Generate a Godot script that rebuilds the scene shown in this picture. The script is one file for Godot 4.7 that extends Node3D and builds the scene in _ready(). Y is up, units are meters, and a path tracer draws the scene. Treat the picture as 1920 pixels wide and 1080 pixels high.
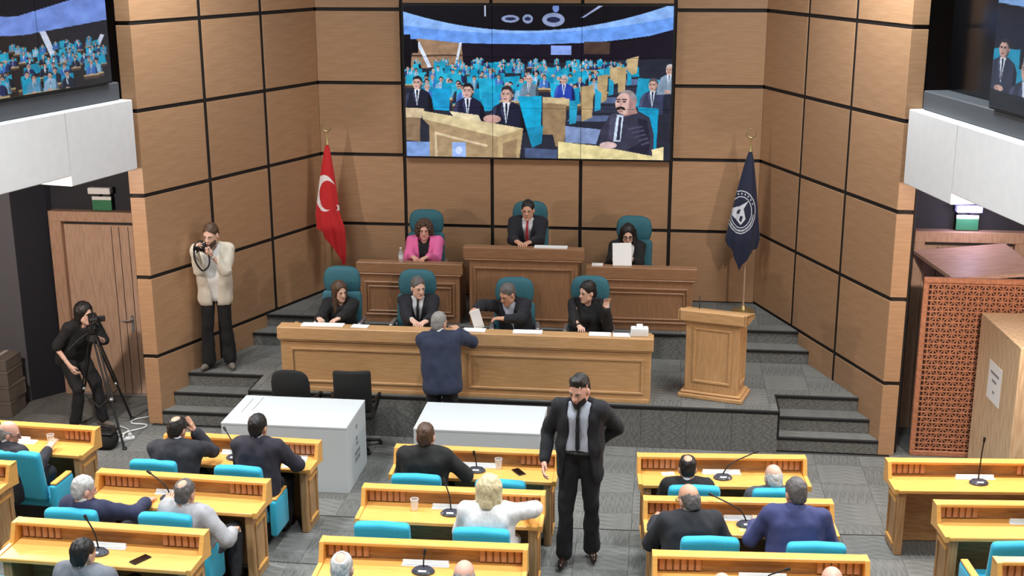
extends Node3D
# A council chamber seen from a gallery. Units are metres, y is up, the stage wall lies along z = 0.

var M := {}
var cache := {}
var taken := {}
const STAGE := 0.51
const UPPER := 0.85
const TIER := 0.15
const WALL_TAN := 0.3936

func _ready() -> void:
	setup_view()
	setup_materials()
	setup_lights()
	build_room()
	build_stage()
	build_tiers()
	build_side_bays()
	build_video_walls()
	build_stage_furniture()
	build_hall_furniture()
	build_side_objects()
	build_people()
	build_small_things()

# ---------------------------------------------------------------- view and light
func setup_view() -> void:
	var cam := Camera3D.new()
	cam.name = "camera"
	cam.fov = 25.764
	cam.near = 0.05
	cam.far = 100.0
	var pitch := 0.268661
	var yaw := 0.120742
	var roll := -0.0030058
	var fwd := Vector3(-sin(yaw) * cos(pitch), -sin(pitch), -cos(yaw) * cos(pitch))
	var right := Vector3(cos(yaw), 0, -sin(yaw))
	var up := right.cross(fwd)
	var r2 := right * cos(roll) + up * sin(roll)
	var u2 := up * cos(roll) - right * sin(roll)
	cam.transform = Transform3D(Basis(r2, u2, -fwd), Vector3(1.709095, 5.640412, 16.848162))
	add_child(cam)
	cam.current = true
	var we := WorldEnvironment.new()
	we.name = "world_environment"
	var env := Environment.new()
	env.background_mode = Environment.BG_COLOR
	env.background_color = Color(0.02, 0.02, 0.022)
	env.tonemap_mode = Environment.TONE_MAPPER_LINEAR
	env.tonemap_exposure = 1.0
	env.sdfgi_enabled = true
	env.ssao_enabled = true
	env.ssil_enabled = true
	we.environment = env
	add_child(we)

const CEIL := 6.5
func setup_lights() -> void:
	# recessed luminous panels in the ceiling, above the front of the stage; the rear pair is added as fill for upright faces
	for q in [[-3.3, 3.6, 1.05, "nearest the left stage wall"], [3.3, 3.6, 1.5, "nearest the right stage wall"], [-3.6, 11.0, 0.7, "added as fill over the rear seats at the left"], [3.6, 11.0, 0.7, "added as fill over the rear seats at the right"]]:
		var t := thing("ceiling_light", "square luminous ceiling panel " + q[3], "ceiling light", Vector3(q[0], CEIL, q[1]), 0, "ceiling light panels")
		part("diffuser", cbox(1.5, 0.02, 1.5, 0.004), M.lamp, t, Vector3(0, -0.03, 0))
		for s in [-1, 1]:
			part("frame", cbox(1.6, 0.05, 0.05, 0.006), M.lamp_frame, t, Vector3(0, -0.027, s * 0.775))
			part("frame", cbox(0.05, 0.05, 1.5, 0.006), M.lamp_frame, t, Vector3(s * 0.775, -0.027, 0))
		var l := AreaLight3D.new()
		l.name = "panel_light"
		l.area_size = Vector2(1.5, 1.5)
		l.light_color = Color(0.97, 0.99, 1.0)
		l.light_energy = LIGHT * q[2]
		l.area_range = 30.0
		l.area_attenuation = 2.0
		l.shadow_enabled = true
		l.rotation = Vector3(-PI / 2, 0, 0)
		l.position = Vector3(0, -0.06, 0)
		t.add_child(l, true)
	# downlights over the seats: wide soft beams that look straight down
	var nx := ["left", "middle", "right"]
	var nz := ["first", "third", "rear"]
	for i in 3:
		for j in 3:
			var t := thing("ceiling_downlight", "round ceiling downlight, %s one over the %s rows" % [nx[i], nz[j]], "ceiling light", Vector3((i - 1) * 3.4, CEIL, [6.3, 9.3, 12.3][j]), 0, "ceiling downlights")
			part("ring", lathe([Vector2(0.2, 0.0), Vector2(0.26, 0.0), Vector2(0.26, -0.05), Vector2(0.2, -0.06)], 24), M.lamp_frame, t)
			part("lens", lathe([Vector2(0, -0.03), Vector2(0.2, -0.03)], 24), M.lamp, t)
			var l := SpotLight3D.new()
			l.name = "downlight_beam"
			l.light_color = Color(0.97, 0.99, 1.0)
			l.light_energy = SPOT
			l.light_size = 0.2
			l.spot_angle = 50.0
			l.spot_angle_attenuation = 1.0
			l.spot_range = 30.0
			l.spot_attenuation = 2.0
			l.shadow_enabled = true
			l.rotation = Vector3(-PI / 2, 0, 0)
			l.position = Vector3(0, -0.07, 0)
			t.add_child(l, true)
const SPOT := 22.0
const LIGHT := 12.9

# ---------------------------------------------------------------- naming helpers
func numbered(n: String) -> String:
	if not taken.has(n):
		taken[n] = 0
		return n
	taken[n] += 1
	return "%s_%03d" % [n, taken[n]]

func thing(n: String, label: String, category: String, at := Vector3.ZERO, turn := 0.0, group := "") -> Node3D:
	var o := Node3D.new()
	o.name = numbered(n)
	add_child(o)
	o.position = at
	o.rotation.y = turn
	o.set_meta("label", label)
	o.set_meta("category", category)
	if group:
		o.set_meta("group", group)
	return o

func part(n: String, mesh: Mesh, m: Material, parent: Node, at := Vector3.ZERO, rot := Vector3.ZERO) -> MeshInstance3D:
	var o := MeshInstance3D.new()
	o.name = n
	o.mesh = mesh
	o.material_override = m
	o.position = at
	o.rotation = rot
	parent.add_child(o, true)
	return o

func single(n: String, mesh: Mesh, m: Material, label: String, category: String, at := Vector3.ZERO, rot := Vector3.ZERO, group := "") -> MeshInstance3D:
	var o := part(numbered(n), mesh, m, self, at, rot)
	o.set_meta("label", label)
	o.set_meta("category", category)
	if group:
		o.set_meta("group", group)
	return o

func struct(n: String, mesh: Mesh, m: Material, label: String, at := Vector3.ZERO, rot := Vector3.ZERO) -> MeshInstance3D:
	var o := part(n, mesh, m, self, at, rot)
	o.set_meta("kind", "structure")
	o.set_meta("label", label)
	o.set_meta("category", n.split("_")[0])
	return o

func copy_thing(root: Node3D, at: Vector3, turn: float, label := "") -> Node3D:
	var r: Node3D = root.duplicate()
	r.name = numbered(String(root.name).rstrip("0123456789").trim_suffix("_"))
	add_child(r)
	r.position = at
	r.rotation.y = turn
	if label:
		r.set_meta("label", label)
	return r

# ---------------------------------------------------------------- materials
func noise_tex(seed_: int, freq: float, cols: Array, offs: Array, size := 512, oct := 4) -> NoiseTexture2D:
	var n := FastNoiseLite.new()
	n.seed = seed_
	n.noise_type = FastNoiseLite.TYPE_SIMPLEX_SMOOTH
	n.frequency = freq
	n.fractal_octaves = oct
	var g := Gradient.new()
	g.offsets = PackedFloat32Array(offs)
	g.colors = PackedColorArray(cols)
	var t := NoiseTexture2D.new()
	t.width = size
	t.height = size
	t.seamless = true
	t.noise = n
	t.color_ramp = g
	return t

func flat(col: Color, rough := 0.6, metal := 0.0) -> StandardMaterial3D:
	var m := StandardMaterial3D.new()
	m.albedo_color = col
	m.roughness = rough
	m.metallic = metal
	return m

func grained(tex: Texture2D, scale: Vector3, rough := 0.5, tint := Color.WHITE, off := Vector3.ZERO) -> StandardMaterial3D:
	var m := StandardMaterial3D.new()
	m.albedo_texture = tex
	m.albedo_color = tint
	m.roughness = rough
	m.uv1_triplanar = true
	m.uv1_scale = scale
	m.uv1_offset = off
	return m

func hexc(h: String) -> Color:
	return Color.html(h)

func setup_materials() -> void:
	var wall_t := noise_tex(3, 0.012, [hexc("ad8662"), hexc("b28b68"), hexc("b7906d")], [0.2, 0.5, 0.8])
	M.wall = []
	for k in 4:
		M.wall.append(grained(wall_t, Vector3(0.35, 5.0, 0.35), 0.5, Color(1, 1, 1) if k % 2 == 0 else Color(0.965, 0.965, 0.97), Vector3(0.13 * k, 0.37 * k, 0.21 * k)))
	M.wall_edge = grained(wall_t, Vector3(0.4, 4.0, 0.4), 0.45, Color(1.0, 1.0, 1.0))
	M.groove = flat(hexc("140f0e"), 0.7)
	var desk_t := noise_tex(11, 0.014, [hexc("e2a855"), hexc("e7ad5b"), hexc("ebb363")], [0.2, 0.5, 0.82])
	M.desk = grained(desk_t, Vector3(0.5, 5.0, 5.0), 0.38)
	M.desk_light = grained(desk_t, Vector3(0.5, 5.0, 5.0), 0.35, Color(1.0, 1.0, 1.0), Vector3(0.4, 0.3, 0.1))
	var front_t0 := noise_tex(18, 0.02, [hexc("b98f6c"), hexc("c49a77"), hexc("cda583")], [0.2, 0.5, 0.82], 256)
	var side_t := noise_tex(12, 0.014, [hexc("a87f52"), hexc("b48b5e"), hexc("be9769")], [0.2, 0.5, 0.82])
	M.desk_side = grained(side_t, Vector3(5.0, 0.5, 5.0), 0.45)
	M.desk_dark = grained(side_t, Vector3(0.6, 4.0, 4.0), 0.5)
	M.shelf_back = grained(side_t, Vector3(0.6, 4.0, 4.0), 0.6)
	M.lattice = grained(front_t0, Vector3(3.0, 3.0, 3.0), 0.6, Color(0.98, 0.93, 0.95))
	var front_t := noise_tex(14, 0.013, [hexc("c19665"), hexc("c79c6c"), hexc("cda273")], [0.2, 0.5, 0.82])
	M.stage_wood = grained(front_t, Vector3(0.45, 5.0, 5.0), 0.42)
	M.stage_trim = grained(front_t, Vector3(0.6, 4.0, 4.0), 0.35, Color(1.0, 1.0, 1.0), Vector3(0.2, 0.1, 0.5))
	var upper_t := noise_tex(15, 0.013, [hexc("91694a"), hexc("976f50"), hexc("9d7555")], [0.2, 0.5, 0.82])
	M.upper_wood = grained(upper_t, Vector3(4.0, 0.6, 4.0), 0.45)
	M.upper_trim = grained(upper_t, Vector3(0.6, 4.0, 4.0), 0.4, Color(1.0, 1.0, 1.0), Vector3(0.3, 0.1, 0.2))
	M.lectern = grained(front_t, Vector3(4.0, 0.6, 4.0), 0.42, Color(1, 1, 1), Vector3(0.5, 0.2, 0.1))
	M.lectern_trim = grained(front_t, Vector3(0.6, 3.0, 3.0), 0.35, Color(1, 1, 1), Vector3(0.1, 0.6, 0.1))
	var carpet_t := noise_tex(21, 0.03, [hexc("545552"), hexc("6b6c69"), hexc("858683")], [0.25, 0.5, 0.78], 512, 5)
	M.carpet_x = []
	M.carpet_z = []
	for k in 4:
		var tint: Color = Color(1, 1, 1) * [1.0, 0.94, 1.04, 0.97][k]
		tint.a = 1
		M.carpet_x.append(grained(carpet_t, Vector3(0.3, 11.0, 11.0), 0.95, tint, Vector3(0.23 * k, 0.41 * k, 0.11 * k)))
		M.carpet_z.append(grained(carpet_t, Vector3(11.0, 11.0, 0.3), 0.95, tint, Vector3(0.37 * k, 0.19 * k, 0.29 * k)))
	M.stage_x = M.carpet_x
	M.stage_z = M.carpet_z
	M.riser = grained(carpet_t, Vector3(1.0, 7.0, 1.0), 0.95)
	M.riser_v = grained(carpet_t, Vector3(9.0, 0.6, 9.0), 0.95)
	M.nosing = flat(hexc("0e0e0e"), 0.6)
	M.joint = flat(hexc("3c3e3d"), 0.95)
	var teal_t := noise_tex(31, 0.08, [hexc("219cbd"), hexc("2aaacb"), hexc("36b6d5")], [0.2, 0.5, 0.8])
	M.teal = grained(teal_t, Vector3(2, 2, 2), 0.75)
	M.teal.rim_enabled = true
	M.teal.rim = 0.25
	var dteal_t := noise_tex(32, 0.08, [hexc("275a66"), hexc("2d6572"), hexc("35717e")], [0.2, 0.5, 0.8])
	M.dark_teal = grained(dteal_t, Vector3(2, 2, 2), 0.7)
	M.white_box = flat(hexc("c9d0d3"), 0.55)
	M.white_edge = flat(hexc("c9d0d3"), 0.5)
	var plaster_t := noise_tex(41, 0.02, [hexc("d7d8da"), hexc("d9dadc"), hexc("dbdcdd")], [0.2, 0.5, 0.8])
	M.plaster = grained(plaster_t, Vector3(0.6, 0.6, 0.6), 0.85)
	M.sill = flat(hexc("4b5056"), 0.5)
	M.navy = flat(hexc("23252e"), 0.7)
	M.slate = flat(hexc("5d5f66"), 0.75)
	M.ceiling = flat(hexc("454548"), 0.9)
	M.hall_wall = grained(wall_t, Vector3(0.3, 2.0, 0.3), 0.6)
	M.lamp = flat(hexc("f7f4ec"), 0.6)
	M.lamp.emission_enabled = true
	M.lamp.emission = hexc("fff8ee")
	M.lamp.emission_energy_multiplier = 2.0
	M.lamp_frame = flat(hexc("d8d8d8"), 0.5)
	M.black = flat(hexc("121212"), 0.55)
	M.black_cloth = flat(hexc("1b1c1c"), 0.9)
	M.black_gloss = flat(hexc("0b0b0d"), 0.18)
	M.glass_dark = flat(hexc("15110f"), 0.06)
	M.metal = flat(hexc("b8b8ba"), 0.35, 0.8)
	M.shoe_brown = flat(hexc("2b1b16"), 0.2)
	M.shoe_grey = flat(hexc("6d675f"), 0.7)
	M.gold = flat(hexc("cdbb85"), 0.3, 0.85)
	M.paper = flat(hexc("eeeeec"), 0.8)
	M.grey_line = flat(hexc("8b8f93"), 0.7)
	var door_t := noise_tex(51, 0.013, [hexc("bb9a82"), hexc("c5a58d"), hexc("ccad96")], [0.2, 0.5, 0.8])
	M.door = grained(door_t, Vector3(4.0, 0.5, 4.0), 0.5)
	M.door_frame = grained(door_t, Vector3(4.0, 0.6, 4.0), 0.5, Color(0.95, 0.92, 0.9), Vector3(0.3, 0.2, 0.4))
	var oak_t := noise_tex(52, 0.012, [hexc("c5a783"), hexc("d3b793"), hexc("dcc3a0")], [0.25, 0.5, 0.78])
	M.oak = grained(oak_t, Vector3(3.5, 0.4, 3.5), 0.55)
	var lat_t := noise_tex(53, 0.02, [hexc("a56b4d"), hexc("b17656"), hexc("ba8060")], [0.25, 0.5, 0.78])
	M.red_wood = grained(lat_t, Vector3(2, 2, 2), 0.55)
	M.fret_hole = flat(hexc("3a1d12"), 0.8)
	M.carton = flat(hexc("6d655d"), 0.85)
	M.carton_white = flat(hexc("c3c1bd"), 0.8)
	M.green = flat(hexc("2f7a55"), 0.6)
	M.violet = flat(hexc("b9aef0"), 0.5)
	M.violet_glow = flat(hexc("c9c2f5"), 0.5)
	M.violet_glow.emission_enabled = true
	M.violet_glow.emission = hexc("b8b0ff")
	M.violet_glow.emission_energy_multiplier = 0.7
	M.sign_white = flat(hexc("e9ebea"), 0.5)
	M.strand = noise_tex(61, 0.03, [Color(0.72, 0.72, 0.72), Color(0.9, 0.9, 0.9), Color(1, 1, 1)], [0.25, 0.5, 0.75], 256)
	M.weave = noise_tex(62, 0.03, [Color(0.93, 0.93, 0.93), Color(0.97, 0.97, 0.97), Color(1, 1, 1)], [0.25, 0.5, 0.75], 256)
	M.clear_rim = flat(Color(0.95, 0.97, 1.0, 0.6), 0.1)
	M.clear_rim.transparency = BaseMaterial3D.TRANSPARENCY_ALPHA
	M.slate_gloss = flat(hexc("3a3f4a"), 0.3)
	M.note = flat(hexc("ead98a"), 0.8)
	M.booth = grained(door_t, Vector3(0.5, 4.0, 4.0), 0.5, Color(1.0, 0.98, 1.0), Vector3(0.1, 0.5, 0.2))
	M.clear = flat(Color(0.9, 0.93, 0.95, 0.25), 0.05)
	M.clear.transparency = BaseMaterial3D.TRANSPARENCY_ALPHA

# ---------------------------------------------------------------- mesh helpers
func tri(st: SurfaceTool, a: Vector3, b: Vector3, c: Vector3, away: Vector3) -> void:
	var n := (b - a).cross(c - a).normalized()
	if n.dot((a + b + c) / 3.0 - away) < 0:
		n = -n
		var t := b
		b = c
		c = t
	# n points outwards and a, b, c run counter-clockwise: Godot wants them the other way round
	for p in [a, c, b]:
		st.set_normal(n)
		st.add_vertex(p)

func quad(st: SurfaceTool, a: Vector3, b: Vector3, c: Vector3, d: Vector3, away: Vector3) -> void:
	tri(st, a, b, c, away)
	tri(st, a, c, d, away)

func new_st() -> SurfaceTool:
	var st := SurfaceTool.new()
	st.begin(Mesh.PRIMITIVE_TRIANGLES)
	return st

# box with chamfered edges, centred
func cbox(w: float, h: float, d: float, c := 0.004) -> ArrayMesh:
	var key := "c%.4f,%.4f,%.4f,%.4f" % [w, h, d, c]
	if cache.has(key):
		return cache[key]
	var st := new_st()
	add_cbox(st, Vector3.ZERO, Vector3(w, h, d), c)
	cache[key] = st.commit()
	return cache[key]

func add_cbox(st: SurfaceTool, at: Vector3, size: Vector3, c: float, basis := Basis.IDENTITY) -> void:
	var h := size / 2
	var e := Vector3(h.x - c, h.y - c, h.z - c)
	var pt := func(sx: int, sy: int, sz: int, ax: int) -> Vector3:
		var v := Vector3(sx * e.x, sy * e.y, sz * e.z)
		if ax == 0:
			v.x = sx * h.x
		elif ax == 1:
			v.y = sy * h.y
		else:
			v.z = sz * h.z
		return at + basis * v
	var o := at
	for s in [-1, 1]:
		quad(st, pt.call(s, -1, -1, 0), pt.call(s, 1, -1, 0), pt.call(s, 1, 1, 0), pt.call(s, -1, 1, 0), o)
		quad(st, pt.call(-1, s, -1, 1), pt.call(1, s, -1, 1), pt.call(1, s, 1, 1), pt.call(-1, s, 1, 1), o)
		quad(st, pt.call(-1, -1, s, 2), pt.call(1, -1, s, 2), pt.call(1, 1, s, 2), pt.call(-1, 1, s, 2), o)
		for s2 in [-1, 1]:
			quad(st, pt.call(s, s2, -1, 0), pt.call(s, s2, 1, 0), pt.call(s, s2, 1, 1), pt.call(s, s2, -1, 1), o)
			quad(st, pt.call(s, -1, s2, 0), pt.call(s, 1, s2, 0), pt.call(s, 1, s2, 2), pt.call(s, -1, s2, 2), o)
			quad(st, pt.call(-1, s, s2, 1), pt.call(1, s, s2, 1), pt.call(1, s, s2, 2), pt.call(-1, s, s2, 2), o)
			for s3 in [-1, 1]:
				tri(st, pt.call(s, s2, s3, 0), pt.call(s, s2, s3, 1), pt.call(s, s2, s3, 2), o)

# box with rounded edges, centred; bend bows it in z over the width, taper narrows the top
func rbox(w: float, h: float, d: float, r: float, bend := 0.0, taper := 0.0) -> ArrayMesh:
	var key := "r%.4f,%.4f,%.4f,%.4f,%.4f,%.4f" % [w, h, d, r, bend, taper]
	if cache.has(key):
		return cache[key]
	var hv := Vector3(w, h, d) / 2
	var rr := Vector3(minf(r, hv.x), minf(r, hv.y), minf(r, hv.z))
	var st := new_st()
	st.set_smooth_group(0)
	var axes := [[0, 1, 2], [1, 2, 0], [2, 0, 1]]
	for ax in axes:
		for s in [-1.0, 1.0]:
			var us := ramp(hv[ax[1]], rr[ax[1]])
			var vs := ramp(hv[ax[2]], rr[ax[2]])
			var pos := []
			for u in us:
				var row := []
				for v in vs:
					var p := Vector3.ZERO
					p[ax[0]] = s * hv[ax[0]]
					p[ax[1]] = u
					p[ax[2]] = v
					var inner := p.clamp(-(hv - rr), hv - rr)
					var dd := (p - inner) / rr
					var q := inner + dd.normalized() * rr
					var k := 1.0 - taper * (q.y / h + 0.5)
					q.x *= k
					q.z += bend * (q.x * q.x) / (hv.x * hv.x)
					row.append(q)
				pos.append(row)
			for i in us.size() - 1:
				for j in vs.size() - 1:
					var a: Vector3 = pos[i][j]
					var b: Vector3 = pos[i + 1][j]
					var c: Vector3 = pos[i + 1][j + 1]
					var e: Vector3 = pos[i][j + 1]
					if s > 0:
						for p in [a, c, b, a, e, c]:
							st.add_vertex(p)
					else:
						for p in [a, b, c, a, c, e]:
							st.add_vertex(p)
	st.index()
	st.generate_normals()
	cache[key] = st.commit()
	return cache[key]

func ramp(h: float, r: float) -> Array:
	var o := [-h, -h + 0.12 * r, -h + 0.42 * r, -h + r]
	if h - r > 0.002:
		o.append_array([0.0, h - r])
	o.append_array([h - 0.42 * r, h - 0.12 * r, h])
	return o

# prism: a polygon in the xz plane (seen from above) from y0 to y1
func prism(poly: PackedVector2Array, y0: float, y1: float) -> ArrayMesh:
	var st := new_st()
	add_prism(st, poly, y0, y1)
	return st.commit()

func add_prism(st: SurfaceTool, poly: PackedVector2Array, y0: float, y1: float) -> void:
	var idx := Geometry2D.triangulate_polygon(poly)
	for i in range(0, idx.size(), 3):
		var a := poly[idx[i]]
		var b := poly[idx[i + 1]]
		var c := poly[idx[i + 2]]
		tri(st, Vector3(a.x, y1, a.y), Vector3(b.x, y1, b.y), Vector3(c.x, y1, c.y), Vector3(a.x, y0 - 1, a.y))
		tri(st, Vector3(a.x, y0, a.y), Vector3(b.x, y0, b.y), Vector3(c.x, y0, c.y), Vector3(a.x, y1 + 1, a.y))
	var cw := Geometry2D.is_polygon_clockwise(poly)
	for i in poly.size():
		var a := poly[i]
		var b := poly[(i + 1) % poly.size()]
		var n := Vector2(b.y - a.y, a.x - b.x).normalized()
		if not cw:
			n = -n
		var mid := (a + b) / 2 + n
		quad(st, Vector3(a.x, y0, a.y), Vector3(b.x, y0, b.y), Vector3(b.x, y1, b.y), Vector3(a.x, y1, a.y), Vector3(mid.x, (y0 + y1) / 2, mid.y))

# profile in the (z, y) plane, pushed along x, centred
func extrude_x(poly: Array, w: float) -> ArrayMesh:
	var p := PackedVector2Array(poly)
	var st := new_st()
	var idx := Geometry2D.triangulate_polygon(p)
	for s in [-1, 1]:
		for i in range(0, idx.size(), 3):
			var a := p[idx[i]]
			var b := p[idx[i + 1]]
			var c := p[idx[i + 2]]
			tri(st, Vector3(s * w / 2, a.y, a.x), Vector3(s * w / 2, b.y, b.x), Vector3(s * w / 2, c.y, c.x), Vector3(-s, a.y, a.x))
	var cw := Geometry2D.is_polygon_clockwise(p)
	for i in p.size():
		var a := p[i]
		var b := p[(i + 1) % p.size()]
		var n := Vector2(b.y - a.y, a.x - b.x).normalized()
		if not cw:
			n = -n
		var mid := (a + b) / 2 + n
		quad(st, Vector3(-w / 2, a.y, a.x), Vector3(w / 2, a.y, a.x), Vector3(w / 2, b.y, b.x), Vector3(-w / 2, b.y, b.x), Vector3(0, mid.y, mid.x))
	return st.commit()

func add_tube(st: SurfaceTool, pts: Array, radii, sides := 8, cap := true) -> void:
	var rings := []
	var prev := Vector3.ZERO
	for i in pts.size():
		var p: Vector3 = pts[i]
		var t: Vector3
		if i == 0:
			t = pts[1] - p
		elif i == pts.size() - 1:
			t = p - pts[i - 1]
		else:
			t = pts[i + 1] - pts[i - 1]
		t = t.normalized()
		var side: Vector3
		if i == 0:
			side = t.cross(Vector3.UP if absf(t.y) < 0.9 else Vector3.RIGHT).normalized()
		else:
			side = (prev - t * prev.dot(t)).normalized()
		prev = side
		var up := side.cross(t).normalized()
		var r: float = radii[i] if radii is Array else radii
		var ring := []
		for k in sides:
			var a := TAU * k / sides
			ring.append([p + (side * cos(a) + up * sin(a)) * r, side * cos(a) + up * sin(a)])
		rings.append(ring)
	for i in rings.size() - 1:
		for k in sides:
			var a: Array = rings[i][k]
			var b: Array = rings[i][(k + 1) % sides]
			var c: Array = rings[i + 1][(k + 1) % sides]
			var d: Array = rings[i + 1][k]
			for q in [a, b, c, a, c, d]:
				st.set_normal(q[1])
				st.add_vertex(q[0])
	if cap:
		for e in [0, rings.size() - 1]:
			var cc: Vector3 = pts[e]
			var inner: Vector3 = pts[1] if e == 0 else pts[e - 1]
			for k in sides:
				tri(st, cc, rings[e][k][0], rings[e][(k + 1) % sides][0], inner)

func tube(pts: Array, radii, sides := 8) -> ArrayMesh:
	var st := new_st()
	add_tube(st, pts, radii, sides)
	return st.commit()

func curve(pts: Array, n := 6) -> Array:
	var out := []
	for i in pts.size() - 1:
		var a: Vector3 = pts[maxi(i - 1, 0)]
		var b: Vector3 = pts[i]
		var c: Vector3 = pts[i + 1]
		var d: Vector3 = pts[mini(i + 2, pts.size() - 1)]
		for k in n:
			out.append(b.cubic_interpolate(c, a, d, float(k) / n))
	out.append(pts[-1])
	return out

# profile of (radius, y) turned about y
func lathe(prof: Array, sides := 20, sx := 1.0, sz := 1.0) -> ArrayMesh:
	var st := new_st()
	for i in prof.size() - 1:
		var a: Vector2 = prof[i]
		var b: Vector2 = prof[i + 1]
		var n2 := Vector2(b.y - a.y, a.x - b.x).normalized()
		for k in sides:
			var t0 := TAU * k / sides
			var t1 := TAU * (k + 1) / sides
			var v := []
			for q in [[a, t0], [a, t1], [b, t1], [b, t0]]:
				v.append([Vector3(q[0].x * cos(q[1]) * sx, q[0].y, q[0].x * sin(q[1]) * sz), Vector3(n2.x * cos(q[1]) / sx, n2.y, n2.x * sin(q[1]) / sz).normalized()])
			for j in [0, 1, 2, 0, 2, 3]:
				st.set_normal(v[j][1])
				st.add_vertex(v[j][0])
	return st.commit()

func ball(rx: float, ry: float, rz: float, seg := 12) -> ArrayMesh:
	var key := "b%.4f,%.4f,%.4f,%d" % [rx, ry, rz, seg]
	if cache.has(key):
		return cache[key]
	var prof := []
	var n := maxi(seg / 2, 4)
	for i in n + 1:
		var a := -PI / 2 + PI * i / n
		prof.append(Vector2(cos(a), sin(a) * ry))
	cache[key] = lathe(prof, seg, rx, rz)
	return cache[key]

# ---------------------------------------------------------------- room
const ROWS := [5.749, 4.771, 3.793, 2.815, 1.838, 0.860, 0.0]
const WALL_ANG := 0.375
const SEG := 1.1288
const CORNER := 2.99
const GROOVE := 0.046

func wallx(z: float) -> float:
	return CORNER + z * WALL_TAN

func panel_grid(node: Node3D, cols: Array, rows: Array, first: int) -> void:
	var k := first
	for i in cols.size() - 1:
		for j in rows.size() - 1:
			var x0: float = cols[i] + (GROOVE / 2 if i > 0 else 0.0)
			var x1: float = cols[i + 1] - (GROOVE / 2 if i < cols.size() - 2 else 0.0)
			var y1: float = rows[j] - (GROOVE / 2 if j > 0 else 0.0)
			var y0: float = rows[j + 1] + (GROOVE / 2 if j < rows.size() - 2 else 0.0)
			if y1 - y0 < 0.05:
				continue
			part("panel", cbox(x1 - x0, y1 - y0, 0.024, 0.003), M.wall[(k * 7 + j * 3) % 4], node, Vector3((x0 + x1) / 2, (y0 + y1) / 2, -0.012))
			k += 1

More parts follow.
